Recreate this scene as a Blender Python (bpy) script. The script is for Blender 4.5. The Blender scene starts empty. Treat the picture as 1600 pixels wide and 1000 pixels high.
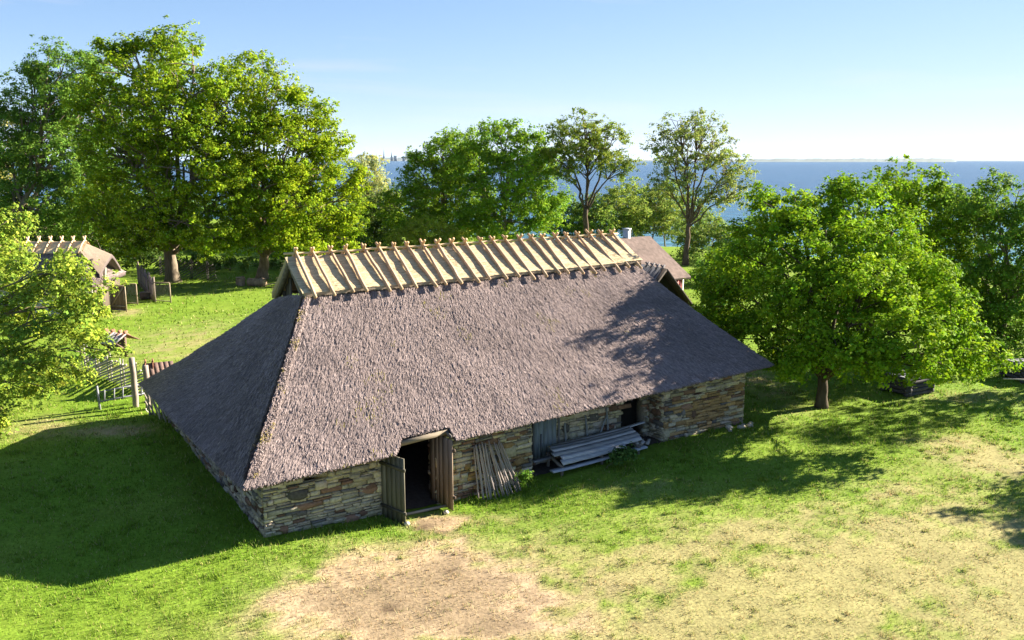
import bpy, math
import numpy as np
from mathutils import Vector

# ------------------------------------------------------------------ camera, sky, sun, exposure
scene = bpy.context.scene
COL = scene.collection
FPX, CAM_H = 1330.0, 10.5
PITCH = math.atan(250 / FPX)
cam_d = bpy.data.cameras.new('camera'); cam = bpy.data.objects.new('camera', cam_d); COL.objects.link(cam)
cam.location = (0, 0, CAM_H); cam.rotation_euler = (math.pi / 2 - PITCH, 0, 0)
cam_d.sensor_width = 36; cam_d.lens = FPX / 1600 * 36; cam_d.clip_start = .5; cam_d.clip_end = 90000
scene.camera = cam

SUN_AZ, SUN_EL = math.radians(63), math.radians(22.7)
world = bpy.data.worlds.new('World'); scene.world = world; world.use_nodes = True
wn = world.node_tree; wn.nodes.clear()
wo = wn.nodes.new('ShaderNodeOutputWorld'); wb = wn.nodes.new('ShaderNodeBackground')
sky = wn.nodes.new('ShaderNodeTexSky'); sky.sky_type = 'NISHITA'; sky.sun_disc = False
sky.sun_elevation = SUN_EL; sky.sun_rotation = SUN_AZ
sky.air_density = .5; sky.dust_density = 0.0; sky.ozone_density = 5.0; sky.altitude = 0
wb.inputs['Strength'].default_value = 0.099
# thin high cloud wisps
wt = wn.nodes.new('ShaderNodeTexCoord'); wm = wn.nodes.new('ShaderNodeMapping'); wm.inputs['Scale'].default_value = (2.2, 2.2, 16)
wz = wn.nodes.new('ShaderNodeTexNoise'); wz.inputs['Scale'].default_value = 1.6; wz.inputs['Detail'].default_value = 7; wz.inputs['Distortion'].default_value = .6
wr = wn.nodes.new('ShaderNodeMapRange'); wr.inputs['From Min'].default_value = .56; wr.inputs['From Max'].default_value = .85; wr.inputs['To Max'].default_value = .22
wx = wn.nodes.new('ShaderNodeMix'); wx.data_type = 'RGBA'; wx.inputs['B'].default_value = (5.2, 5.6, 6.0, 1)
wn.links.new(wt.outputs['Generated'], wm.inputs['Vector']); wn.links.new(wm.outputs[0], wz.inputs['Vector']); wn.links.new(wz.outputs['Fac'], wr.inputs['Value']); wn.links.new(wr.outputs[0], wx.inputs['Factor']); wn.links.new(sky.outputs[0], wx.inputs['A'])
wv = wn.nodes.new('ShaderNodeMix'); wv.data_type = 'RGBA'; wv.blend_type = 'MULTIPLY'; wv.inputs['Factor'].default_value = 1; wv.inputs['B'].default_value = (1.02, .97, 1.03, 1)
# soft shoulder: the glow near the sun's side keeps its colour instead of clipping
v1 = wn.nodes.new('ShaderNodeVectorMath'); v1.operation = 'MULTIPLY_ADD'; v1.inputs[1].default_value = (.31, .31, .31); v1.inputs[2].default_value = (1, 1, 1)
v2 = wn.nodes.new('ShaderNodeVectorMath'); v2.operation = 'DIVIDE'
wn.links.new(wx.outputs['Result'], v1.inputs[0]); wn.links.new(wx.outputs['Result'], v2.inputs[0]); wn.links.new(v1.outputs[0], v2.inputs[1])
wn.links.new(v2.outputs[0], wv.inputs['A']); wn.links.new(wv.outputs['Result'], wb.inputs['Color']); wn.links.new(wb.outputs[0], wo.inputs['Surface'])

sun_d = bpy.data.lights.new('sun', 'SUN'); sun = bpy.data.objects.new('sun', sun_d); COL.objects.link(sun)
sun_d.energy = 5.0; sun_d.angle = math.radians(.5); sun_d.color = (1, .90, .74)
SUNV = Vector((math.sin(SUN_AZ) * math.cos(SUN_EL), math.cos(SUN_AZ) * math.cos(SUN_EL), math.sin(SUN_EL)))
sun.rotation_euler = (-SUNV).to_track_quat('-Z', 'Y').to_euler()
sun.location = (60, 30, 40)

scene.view_settings.view_transform = 'Standard'
scene.view_settings.look = 'None'
scene.view_settings.exposure = 2.36
scene.view_settings.gamma = 1
scene.render.engine = 'CYCLES'
scene.render.filter_size = 1.0; scene.cycles.use_denoising = True
scene.cycles.sample_clamp_indirect = 2; scene.cycles.use_adaptive_sampling = False
scene.cycles.max_bounces = 6; scene.cycles.diffuse_bounces = 3; scene.cycles.transmission_bounces = 4
scene.cycles.glossy_bounces = 2; scene.cycles.transparent_max_bounces = 6

# ------------------------------------------------------------------ helpers
R = np.random.default_rng(7)

def at(x, y, z=0.0):
    u = (x - 800) / FPX; v = (y - 500) / FPX
    d = np.array([u, math.cos(PITCH) - v * math.sin(PITCH), -(math.sin(PITCH) + v * math.cos(PITCH))])
    k = (z - CAM_H) / d[2]
    return np.array([0, 0, CAM_H]) + d * k

def atY(x, y, Y):
    u = (x - 800) / FPX; v = (y - 500) / FPX
    d = np.array([u, math.cos(PITCH) - v * math.sin(PITCH), -(math.sin(PITCH) + v * math.cos(PITCH))])
    return np.array([0, 0, CAM_H]) + d * (Y / d[1])

def _hash(ix, iy, iz, seed):
    h = (ix.astype(np.int64) * 374761393 + iy.astype(np.int64) * 668265263 + iz.astype(np.int64) * 2147483647 + seed * 974711) & 0xffffffff
    h = ((h ^ (h >> 13)) * 1274126177) & 0xffffffff
    h = h ^ (h >> 16)
    return (h & 0xffff) / 32767.5 - 1

def vnoise(x, y, z=None, seed=0):
    x = np.asarray(x, float); y = np.asarray(y, float)
    z = np.zeros_like(x) if z is None else np.asarray(z, float)
    ix, iy, iz = np.floor(x), np.floor(y), np.floor(z)
    fx, fy, fz = x - ix, y - iy, z - iz
    fx, fy, fz = [f * f * (3 - 2 * f) for f in (fx, fy, fz)]
    r = 0
    for dx in (0, 1):
        wx = fx if dx else 1 - fx
        for dy in (0, 1):
            wy = fy if dy else 1 - fy
            for dz in (0, 1):
                wz = fz if dz else 1 - fz
                r = r + wx * wy * wz * _hash(ix + dx, iy + dy, iz + dz, seed)
    return r

def fbm(x, y, z=None, oct=4, seed=0):
    r = 0; a = 1; t = 0; k = 1.0
    for i in range(oct):
        r = r + a * vnoise(np.asarray(x) * k, np.asarray(y) * k, None if z is None else np.asarray(z) * k, seed + i * 17)
        t += a; a *= .5; k *= 2.03
    return r / t

def sstep(a, b, x):
    t = np.clip((x - a) / (b - a), 0, 1)
    return t * t * (3 - 2 * t)

def unit(v):
    v = np.asarray(v, float)
    return v / np.maximum(np.linalg.norm(v, axis=-1, keepdims=True), 1e-9)

class MB:
    """collects polygons for ONE mesh"""
    def __init__(self): self.V = []; self.Q = []; self.T = []; self.C = []; self.n = 0
    def add(self, V, Q=None, T=None, col=(1, 1, 1)):
        V = np.asarray(V, float).reshape(-1, 3)
        c = np.asarray(col, float)
        if c.ndim == 1: c = np.tile(c, (len(V), 1))
        if Q is not None and len(Q): self.Q.append(np.asarray(Q, int) + self.n)
        if T is not None and len(T): self.T.append(np.asarray(T, int) + self.n)
        self.V.append(V); self.C.append(c); self.n += len(V)
        return self
    def box(self, c, size, ax=None, col=(1, 1, 1), jit=0.0):
        """box centred at c; ax = 3x3 rows local axes"""
        s = np.array(size) / 2
        P = np.array([[x, y, z] for z in (-1, 1) for y in (-1, 1) for x in (-1, 1)], float) * s
        if jit: P = P + R.normal(0, jit, P.shape)
        if ax is not None: P = P @ np.asarray(ax, float)
        return self.add(P + np.asarray(c, float), [[0, 2, 3, 1], [4, 5, 7, 6], [0, 1, 5, 4], [2, 6, 7, 3], [0, 4, 6, 2], [1, 3, 7, 5]], col=col)
    def beam(self, a, b, w, h, up=(0, 0, 1), col=(1, 1, 1), jit=0.0):
        a = np.asarray(a, float); b = np.asarray(b, float)
        d = unit(b - a); u = np.asarray(up, float)
        sd = np.cross(u, d)
        if np.linalg.norm(sd) < 1e-4: sd = np.cross([1, 0, 0], d)
        sd = unit(sd); u = np.cross(d, sd)
        return self.box((a + b) / 2, (np.linalg.norm(b - a), w, h), np.array([d, sd, u]), col, jit)
    def tube(self, path, rad, n=7, col=(1, 1, 1), cap=True):
        path = np.asarray(path, float); k = len(path)
        rad = np.broadcast_to(np.asarray(rad, float), (k,))
        tg = unit(np.gradient(path, axis=0))
        ref = np.array([0, 0, 1.]) if abs(tg[0][2]) < .9 else np.array([1., 0, 0])
        x = unit(np.cross(ref, tg[0])); Vs = []
        a = np.arange(n) * 2 * math.pi / n
        for i in range(k):
            x = unit(x - tg[i] * (x @ tg[i])); y = np.cross(tg[i], x)
            Vs.append(path[i] + rad[i] * (np.cos(a)[:, None] * x + np.sin(a)[:, None] * y))
        V = np.concatenate(Vs); i = np.arange(k - 1)[:, None] * n; j = np.arange(n)[None]
        j2 = (j + 1) % n
        Q = np.stack([i + j, i + j2, i + n + j2, i + n + j], -1).reshape(-1, 4)
        c = np.asarray(col, float)
        if c.ndim == 1: c = np.tile(c, (len(V), 1))
        T = None
        if cap:
            V = np.concatenate([V, path[:1], path[-1:]]); c = np.concatenate([c, c[:1], c[-1:]])
            jj = np.arange(n); a0 = k * n; b0 = k * n + 1; o = (k - 1) * n
            T = np.concatenate([np.stack([np.full(n, a0), (jj + 1) % n, jj], -1), np.stack([np.full(n, b0), o + jj, o + (jj + 1) % n], -1)])
        return self.add(V, Q, T, c)
    def grid(self, P, col=(1, 1, 1)):
        h, w = P.shape[:2]
        i = np.arange(h - 1)[:, None] * w; j = np.arange(w - 1)[None]
        Q = np.stack([i + j, i + j + 1, i + w + j + 1, i + w + j], -1).reshape(-1, 4)
        c = np.asarray(col, float)
        if c.ndim == 3: c = c.reshape(-1, 3)
        return self.add(P.reshape(-1, 3), Q, None, c)
    def build(self, name, mat, parent=None, smooth=False):
        me = bpy.data.meshes.new(name)
        V = np.concatenate(self.V).astype(np.float32); C = np.concatenate(self.C).astype(np.float32)
        Q = np.concatenate(self.Q) if self.Q else np.zeros((0, 4), int)
        T = np.concatenate(self.T) if self.T else np.zeros((0, 3), int)
        me.vertices.add(len(V)); me.vertices.foreach_set('co', V.ravel())
        idx = np.concatenate([Q.ravel(), T.ravel()]).astype(np.int32)
        me.loops.add(len(idx)); me.loops.foreach_set('vertex_index', idx)
        st = np.concatenate([np.arange(len(Q)) * 4, len(Q) * 4 + np.arange(len(T)) * 3]).astype(np.int32)
        me.polygons.add(len(st)); me.polygons.foreach_set('loop_start', st)
        if smooth: me.polygons.foreach_set('use_smooth', np.ones(len(st), bool))
        me.update(calc_edges=True)
        at_ = me.color_attributes.new('Col', 'FLOAT_COLOR', 'POINT')
        at_.data.foreach_set('color', np.concatenate([C, np.ones((len(C), 1), np.float32)], 1).ravel())
        me.materials.append(mat)
        o = bpy.data.objects.new(name, me); COL.objects.link(o)
        if parent is not None: o.parent = parent
        return o

HAZE = 1.3e-5
def tag(o, label=None, cat=None, group=None, kind=None):
    if label: o['label'] = label
    if cat: o['category'] = cat
    if group: o['group'] = group
    if kind: o['kind'] = kind
    return o

def thing(name, label, cat, loc=(0, 0, 0), rz=0.0, group=None):
    o = bpy.data.objects.new(name, None); COL.objects.link(o)
    o.empty_display_size = .3
    o.location = loc; o.rotation_euler = (0, 0, rz)
    return tag(o, label, cat, group)

# ------------------------------------------------------------------ materials
def mat(name, base=(1, 1, 1), rough=.85, nscale=6.0, namt=.25, bump=.0, bscale=40.0, stretch=(1, 1, 1), spec=.25, tint=None, trans=0.0, attr=True, namt2=0.0, nscale2=1.0):
    m = bpy.data.materials.new(name); m.use_nodes = True
    t = m.node_tree; N = t.nodes; L = t.links
    p = N['Principled BSDF']; out = N['Material Output']
    p.inputs['Roughness'].default_value = rough; p.inputs['Specular IOR Level'].default_value = spec
    tc = N.new('ShaderNodeTexCoord'); mp = N.new('ShaderNodeMapping'); mp.inputs['Scale'].default_value = stretch
    L.new(tc.outputs['Object'], mp.inputs['Vector'])
    rgb = N.new('ShaderNodeRGB'); rgb.outputs[0].default_value = (*base, 1)
    cur = rgb.outputs[0]
    def mul(a, b, f=1.0):
        x = N.new('ShaderNodeMix'); x.data_type = 'RGBA'; x.blend_type = 'MULTIPLY'; x.inputs['Factor'].default_value = f
        L.new(a, x.inputs['A']); L.new(b, x.inputs['B']); return x.outputs['Result']
    if attr:
        a = N.new('ShaderNodeAttribute'); a.attribute_name = 'Col'; cur = mul(cur, a.outputs['Color'])
    for sc, am in ((nscale, namt), (nscale2, namt2)):
        if am > 0:
            n = N.new('ShaderNodeTexNoise'); n.inputs['Scale'].default_value = sc; n.inputs['Detail'].default_value = 5
            L.new(mp.outputs[0], n.inputs['Vector'])
            r = N.new('ShaderNodeMapRange'); r.inputs['From Min'].default_value = .25; r.inputs['From Max'].default_value = .75
            r.inputs['To Min'].default_value = 1 - am; r.inputs['To Max'].default_value = 1 + am
            L.new(n.outputs['Fac'], r.inputs['Value'])
            if tint is None: cur = mul(cur, r.outputs[0])
            else:
                rr = N.new('ShaderNodeMix'); rr.data_type = 'RGBA'
                L.new(n.outputs['Fac'], rr.inputs['Factor']); rr.inputs['A'].default_value = (*tint[0], 1); rr.inputs['B'].default_value = (*tint[1], 1)
                cur = mul(mul(cur, rr.outputs['Result']), r.outputs[0])
    L.new(cur, p.inputs['Base Color'])
    if bump > 0:
        n = N.new('ShaderNodeTexNoise'); n.inputs['Scale'].default_value = bscale; n.inputs['Detail'].default_value = 6
        L.new(mp.outputs[0], n.inputs['Vector'])
        b = N.new('ShaderNodeBump'); b.inputs['Strength'].default_value = bump; b.inputs['Distance'].default_value = .03
        L.new(n.outputs['Fac'], b.inputs['Height']); L.new(b.outputs[0], p.inputs['Normal'])
    if trans > 0:
        tr = N.new('ShaderNodeBsdfTranslucent'); L.new(cur, tr.inputs['Color'])
        mx = N.new('ShaderNodeMixShader'); mx.inputs[0].default_value = trans
        L.new(p.outputs[0], mx.inputs[1]); L.new(tr.outputs[0], mx.inputs[2]); L.new(mx.outputs[0], out.inputs['Surface'])
    return m

M = dict(
    ground=mat('ground_soil', rough=1, nscale=9, namt=.30, bump=.5, bscale=14, spec=.05, namt2=.18, nscale2=1.1),
    grass=mat('grass_blades', rough=.75, namt=0, spec=.15, trans=.35),
    leaf=mat('leaves', rough=.8, namt=0, spec=.08, trans=.36),
    bark=mat('bark', (.16, .13, .10), .95, 7, .4, .8, 18, (1, 1, .25), .1),
    thatch=mat('old_thatch', (1, 1, 1), .95, 30, .25, .5, 60, (1, 1, 1), .1, namt2=.16, nscale2=.55),
    reed=mat('new_reed', (1, 1, 1), .8, 12, .18, .4, 50, (.12, 1, 1), .2),
    pole=mat('peeled_pole', (1, 1, 1), .7, 9, .18, .2, 40, (1, 1, .3), .25),
    stone=mat('limestone', (1, 1, 1), .9, 14, .28, .55, 26, (1, 1, 1), .15, namt2=.15, nscale2=2),
    mortar=mat('mortar', (.20, .175, .135), 1, 16, .35, .6, 30, (1, 1, 1), .05),
    wood=mat('weathered_wood', (1, 1, 1), .85, 9, .3, .35, 35, (1, 1, .12), .15),
    plank=mat('grey_plank', (1, 1, 1), .8, 10, .25, .35, 35, (.1, 1, 1), .2),
    dark=mat('near_black', (.012, .011, .010), 1, 5, .3, 0, 10),  # plain near-black colour for the sheet closing the niche
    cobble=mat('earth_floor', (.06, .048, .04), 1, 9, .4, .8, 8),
    shingle=mat('shingle_roof', (1, 1, 1), .9, 14, .2, .3, 40),
    paint=mat('painted_boards', (1, 1, 1), .7, 8, .12, .1, 30),
    metal=mat('grey_metal', (.42, .45, .50), .45, 6, .15, .1, 30, spec=.5, attr=False),
    far=mat('far_land', (1, 1, 1), 1, .004, .2, 0, 10),
)

# sea
def sea_mat():
    m = bpy.data.materials.new('sea_water'); m.use_nodes = True
    t = m.node_tree; N = t.nodes; L = t.links; p = N['Principled BSDF']
    p.inputs['Roughness'].default_value = .22; p.inputs['IOR'].default_value = 1.33
    tc = N.new('ShaderNodeTexCoord')
    sx = N.new('ShaderNodeSeparateXYZ'); L.new(tc.outputs['Object'], sx.inputs[0])
    r = N.new('ShaderNodeMapRange'); r.inputs['From Min'].default_value = 110; r.inputs['From Max'].default_value = 420; L.new(sx.outputs['Y'], r.inputs['Value'])
    nb = N.new('ShaderNodeTexNoise'); nb.inputs['Scale'].default_value = .018; nb.inputs['Detail'].default_value = 4
    mpb = N.new('ShaderNodeMapping'); mpb.inputs['Scale'].default_value = (.35, 1, 1); L.new(tc.outputs['Object'], mpb.inputs['Vector']); L.new(mpb.outputs[0], nb.inputs['Vector'])
    ad = N.new('ShaderNodeMath'); ad.operation = 'MULTIPLY_ADD'; L.new(nb.outputs['Fac'], ad.inputs[0]); ad.inputs[1].default_value = .5; 
    ad2 = N.new('ShaderNodeMath'); ad2.operation = 'ADD'; L.new(r.outputs[0], ad.inputs[2]); L.new(ad.outputs[0], ad2.inputs[0]); ad2.inputs[1].default_value = -.25
    cr = N.new('ShaderNodeValToRGB'); L.new(ad2.outputs[0], cr.inputs[0])
    e = cr.color_ramp.elements; e[0].position = 0; e[0].color = (.06, .17, .20, 1); e[1].position = 1; e[1].color = (.002, .040, .105, 1)
    k = e.new(.35); k.color = (.012, .078, .135, 1)
    # wave crests and small whitecaps
    mp = N.new('ShaderNodeMapping'); mp.inputs['Scale'].default_value = (.28, 1, 1); mp.inputs['Rotation'].default_value = (0, 0, .12); L.new(tc.outputs['Object'], mp.inputs['Vector'])
    n1 = N.new('ShaderNodeTexNoise'); n1.inputs['Scale'].default_value = .16; n1.inputs['Detail'].default_value = 7; n1.inputs['Roughness'].default_value = .62; L.new(mp.outputs[0], n1.inputs['Vector'])
    rv = N.new('ShaderNodeMapRange'); rv.inputs['From Min'].default_value = .35; rv.inputs['From Max'].default_value = .65; rv.inputs['To Min'].default_value = .5; rv.inputs['To Max'].default_value = 1.5; L.new(n1.outputs['Fac'], rv.inputs['Value'])
    mu = N.new('ShaderNodeMix'); mu.data_type = 'RGBA'; mu.blend_type = 'MULTIPLY'; mu.inputs['Factor'].default_value = 1; L.new(cr.outputs[0], mu.inputs['A']); L.new(rv.outputs[0], mu.inputs['B'])
    n2 = N.new('ShaderNodeTexNoise'); n2.inputs['Scale'].default_value = .5; n2.inputs['Detail'].default_value = 3; L.new(mp.outputs[0], n2.inputs['Vector'])
    wc = N.new('ShaderNodeMapRange'); wc.inputs['From Min'].default_value = .72; wc.inputs['From Max'].default_value = .80; L.new(n2.outputs['Fac'], wc.inputs['Value'])
    mw = N.new('ShaderNodeMix'); mw.data_type = 'RGBA'; L.new(wc.outputs[0], mw.inputs['Factor']); L.new(mu.outputs['Result'], mw.inputs['A']); mw.inputs['B'].default_value = (.6, .7, .75, 1)
    L.new(mw.outputs['Result'], p.inputs['Base Color'])
    p.inputs['Specular IOR Level'].default_value = .13
    b = N.new('ShaderNodeBump'); b.inputs['Strength'].default_value = .8; b.inputs['Distance'].default_value = 1.2; L.new(n1.outputs['Fac'], b.inputs['Height']); L.new(b.outputs[0], p.inputs['Normal'])
    return m
M['sea'] = sea_mat()

# ------------------------------------------------------------------ terrain
OB = np.array([-7.04, 22.7]); SB = np.array([16.42, 10.59]); SB = SB / np.linalg.norm(SB); TB = np.array([-SB[1], SB[0]])
LEN, DEP = 19.54, 13.2
BARN_RZ = math.atan2(SB[1], SB[0])
def to_b(x, y):
    dx = np.asarray(x) - OB[0]; dy = np.asarray(y) - OB[1]
    return dx * SB[0] + dy * SB[1], dx * TB[0] + dy * TB[1]
def from_b(s, t, z=0.0):
    return np.array([OB[0] + SB[0] * s + TB[0] * t, OB[1] + SB[1] * s + TB[1] * t, z])
SHX = [-400, -200, -60, -20, 0, 20, 35, 50, 100, 200, 400]
SHY = [230, 190, 168, 140, 124, 114, 100, 88, 76, 66, 60]
def gz(x, y):
    x = np.asarray(x, float); y = np.asarray(y, float)
    s, t = to_b(x, y)
    z = -.36 * np.exp(-((s - 6.0) / 4.2) ** 2 - ((t + .6) / 2.4) ** 2) - .08 * np.exp(-((s - 12) / 3) ** 2 - ((t + .3) / 2) ** 2)
    z = z + .035 * fbm(x * .35, y * .35, oct=3, seed=5) + .012 * fbm(x * 2.2, y * 2.2, oct=2, seed=9)
    ys = np.interp(x, SHX, SHY)
    z = z - 8 * sstep(-9, 7, y - ys)
    return z

DRY = []   # px, py, rx(m), ry(m), weight, kind
for q in ((655, 905, 2.5, 1.7, 1.5, 1), (560, 930, 1.7, 1.2, 1.3, 1), (760, 940, 1.8, 1.5, 1.2, 1), (690, 850, .7, 1.0, .55, 1), (640, 985, 3.2, .9, .9, 1), (683, 806, .8, .5, 2.0, 1),
          (1250, 850, 5, 2.3, .95, 0), (1420, 930, 5, 2.6, 1.1, 0), (1050, 930, 3, 2.0, .85, 0), (1150, 985, 4, 1.2, 1.0, 0), (1560, 720, 1.9, 1.9, 1.35, 0), (1480, 800, 2.4, 2.6, 1.0, 0),
          (1580, 900, 2, 2.6, .9, 0), (870, 900, 2.2, 1.8, .45, 0), (1480, 690, 1.2, .7, .8, 0), (50, 668, 2.0, 1.3, .9, 0), (190, 672, 1.2, .7, .9, 1), (200, 488, .9, 1.2, 1.4, 0),
          (300, 520, 3.0, 5.0, .55, 0), (270, 560, 4, 3, .5, 0), (1520, 622, 2.5, 1.0, .6, 0), (1010, 760, 1.8, .7, .35, 0), (1180, 590, 1, 5, .8, 0), (740, 800, 1.3, .6, .6, 0)):
    c = at(q[0], q[1]); DRY.append((c[0], c[1]) + q[2:])
def masks(x, y):
    """dry straw, bare soil, lush — where each lies on the ground"""
    x = np.asarray(x, float); y = np.asarray(y, float)
    dry = np.zeros_like(x); soil = np.zeros_like(x)
    wx = x + .5 * fbm(x * .7, y * .7, oct=3, seed=31); wy = y + .5 * fbm(x * .7, y * .7, oct=3, seed=47)
    for cx, cy, rx, ry, w, k in DRY:
        b = w * np.exp(-(((wx - cx) / rx) ** 2 + ((wy - cy) / ry) ** 2))
        if k: soil = soil + b
        else: dry = dry + b
    # wheel-worn streaks running from lower right up to the far right edge
    a = at(1150, 990); b = at(1590, 730); d = unit((b - a)[:2]); nrm = np.array([-d[1], d[0]])
    q = (x - a[0]) * nrm[0] + (y - a[1]) * nrm[1]; l = (x - a[0]) * d[0] + (y - a[1]) * d[1]
    st = vnoise(q * 1.5, l * .16, seed=77) * .7 + vnoise(q * 3.6, l * .4, seed=78) * .3
    dry = dry * (1 + .65 * st)
    n1 = fbm(x * 1.1, y * 1.1, oct=4, seed=11) * 1.25; n2 = fbm(x * 3.6, y * 3.6, oct=3, seed=13) * 1.3
    dry = np.clip(dry * .82 * (1 + .75 * n1) + .38 * n2 * np.clip(dry * 2, 0, 1) + .25 * vnoise(x * 11, y * 11, seed=15) * np.clip(dry * 2, 0, 1), 0, 1)
    soil = np.clip(soil * (1 + .6 * n1) + .45 * n2 * np.clip(soil * 2, 0, 1), 0, 1.3)
    s, t = to_b(x, y)
    near = np.exp(-np.maximum(np.maximum(-s, s - LEN), np.maximum(-t, t - DEP)) / .8)
    lush = np.clip(.5 + .6 * fbm(x * .28, y * .28, oct=3, seed=21), 0, 1)
    dry = dry * (1 - .8 * np.clip(near, 0, 1) * (soil < .5))
    return dry, soil, lush
G_LUSH = np.array([.112, .212, .015]); G_MID = np.array([.168, .23, .03]); G_DRY = np.array([.295, .245, .122]); G_SOIL = np.array([.37, .27, .175])
def gcol(x, y):
    d, s, l = masks(x, y)
    c = G_MID + (G_LUSH - G_MID) * l[..., None]
    far = sstep(42, 70, y)[..., None]
    c = c * (1 - far) + far * (c * .45 + np.array([.145, .215, .025]) * .55)
    c = c + (G_DRY - c) * np.clip(d * .95, 0, .80)[..., None]
    c = c + (G_SOIL - c) * np.clip(s * 1.1, 0, .93)[..., None]
    dk = sstep(1.0, 1.3, s)[..., None]
    c = c * (1 - .3 * dk)
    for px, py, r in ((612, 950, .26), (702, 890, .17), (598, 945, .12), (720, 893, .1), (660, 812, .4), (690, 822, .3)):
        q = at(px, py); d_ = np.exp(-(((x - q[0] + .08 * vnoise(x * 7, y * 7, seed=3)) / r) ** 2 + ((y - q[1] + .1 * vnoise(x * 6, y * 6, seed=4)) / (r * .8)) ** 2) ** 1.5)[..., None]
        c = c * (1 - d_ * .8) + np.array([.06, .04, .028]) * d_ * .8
    return c

def axis(parts):
    r = []
    for a, b, st in parts: r.append(np.arange(a, b, st))
    return np.concatenate(r + [[parts[-1][1]]])
gx = axis([(-1500, -300, 200), (-300, -80, 12), (-80, -28, 1.5), (-28, 30, .2), (30, 80, 1.5), (80, 300, 12), (300, 1500, 200)])
gy = axis([(-200, 0, 40), (0, 14, 2), (14, 48, .2), (48, 85, .6), (85, 200, 2), (200, 300, 10)])
X, Y = np.meshgrid(gx, gy)
Z = gz(X, Y)
sb, tb = to_b(X, Y)
g = MB(); g.grid(np.stack([X, Y, Z], -1), gcol(X, Y))
tag(g.build('ground', M['ground'], smooth=True), kind='structure')
sea = MB(); sea.grid(np.stack([*np.meshgrid(np.linspace(-60000, 60000, 9), np.array([20, 60, 200, 1000, 5000, 20000, 80000.])), np.full((7, 9), -5.0)], -1))
tag(sea.build('sea', M['sea']), kind='structure')

# ------------------------------------------------------------------ grass (stuff)
def grass():
    Ps = []
    for y0, y1, dens in ((17, 22, 300), (22, 27, 210), (27, 34, 120), (34, 44, 50), (44, 60, 16), (60, 80, 7)):
        w = y1 * .64 + 1
        n = int(dens * 2 * w * (y1 - y0)); x = R.uniform(-w, w, n); y = R.uniform(y0, y1, n)
        Ps.append(np.stack([x, y], 1))
    nt = 1900; ty = 17 + 26 * R.random(nt) ** 1.3; tx = R.uniform(-1, 1, nt) * ty * .64
    k = R.integers(12, 40, nt); sp = R.uniform(.04, .16, nt)
    Ps.append(np.stack([np.repeat(tx, k), np.repeat(ty, k)], 1) + R.normal(0, 1, (k.sum(), 2)) * np.repeat(sp, k)[:, None])
    P = np.concatenate(Ps); x, y = P[:, 0], P[:, 1]
    tuft = np.zeros(len(x)); tuft[-k.sum():] = np.repeat(R.uniform(.3, 1, nt), k)
    s, t = to_b(x, y)
    d, so, l = masks(x, y)
    keep = ~((s > -.12) & (s < LEN + .1) & (t > -.1) & (t < DEP))
    keep &= ~((s > 3.6) & (s < 5.7) & (t > -.6) & (t < 2))
    keep &= ~((s > 9.3) & (s < 15) & (t > -.9) & (t < 2) & (R.random(len(x)) < .9))
    keep &= (R.random(len(x)) > np.clip(so * .62, 0, .62)) | ((tuft > .8) & (so < .9))
    keep &= (R.random(len(x)) > d * .45) | (tuft > 0)
    cl = fbm(x * 2.5, y * 2.5, oct=2, seed=61)
    keep &= R.random(len(x)) < .75 + .5 * cl
    x, y, d, so, l, s, t, tuft = [a[keep] for a in (x, y, d, so, l, s, t, tuft)]
    dist = np.maximum(np.maximum(-s, s - LEN), np.maximum(-t, t - DEP))
    near = np.exp(-np.maximum(dist, 0) / .7) * (1 - np.clip(so, 0, 1))
    tall = np.clip(near * .9 + .35 * (l - .4) + .45 * tuft, 0, 1)
    n = len(x)
    h = (.055 + .05 * R.random(n) + .17 * tall * R.random(n)) * (1 - .35 * d) * (1 + np.clip((y - 26) / 40, 0, 1))
    w = .008 + .0012 * np.clip(y - 15, 0, 60) * .75
    a = R.uniform(0, 2 * math.pi, n); ln = R.uniform(.2, .9, n) * h; b = R.uniform(0, 2 * math.pi, n)
    z = gz(x, y) - .01
    root = np.stack([x, y, z], 1); sd = np.stack([np.cos(a), np.sin(a), 0 * a], 1) * w[:, None]
    tip = root + np.stack([np.cos(b) * ln, np.sin(b) * ln, h], 1)
    V = np.stack([root - sd, root + sd, tip], 1).reshape(-1, 3)
    c = gcol(x, y)
    dryb = (R.random(n) < .10 + (.75 * d + .93 * np.clip(so * 1.3, 0, 1)) * (1 - .5 * (tuft > .5)))
    c = np.where(dryb[:, None], c * .45 + G_DRY * .72, c * .5 + (G_LUSH * (1 - l[:, None] * .3) + G_MID * .3 * l[:, None]) * .55)
    c = c * R.uniform(.8, 1.42, n)[:, None]
    c[:, 0] *= R.uniform(.85, 1.2, n)
    m = MB(); m.add(V, None, np.arange(3 * n).reshape(-1, 3), np.repeat(c, 3, 0))
    tag(m.build('grass', M['grass']), 'short lawn grass, tallest along the barn wall', 'grass', kind='stuff')
grass()

# ------------------------------------------------------------------ the barn
barn = thing('thatched_barn', 'long stone barn with huge old thatched roof and pale new reed ridge', 'barn', (OB[0], OB[1], 0), BARN_RZ)
def ze(s): return 1.72 + .0335 * np.asarray(s, float)
SAG = .14
FE = (np.array([-.7, -.75, ze(-.7) + .12]), np.array([20.25, -.75, ze(20.25) + .12]))
FT = (np.array([3.1, 4.75, 5.98]), np.array([17.75, 4.75, 6.12]))
BE = (np.array([-.85, 13.95, 1.48]), np.array([20.25, 13.95, 2.1]))
BT = (np.array([3.1, 8.05, 5.45]), np.array([17.75, 8.05, 5.7]))

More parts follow.
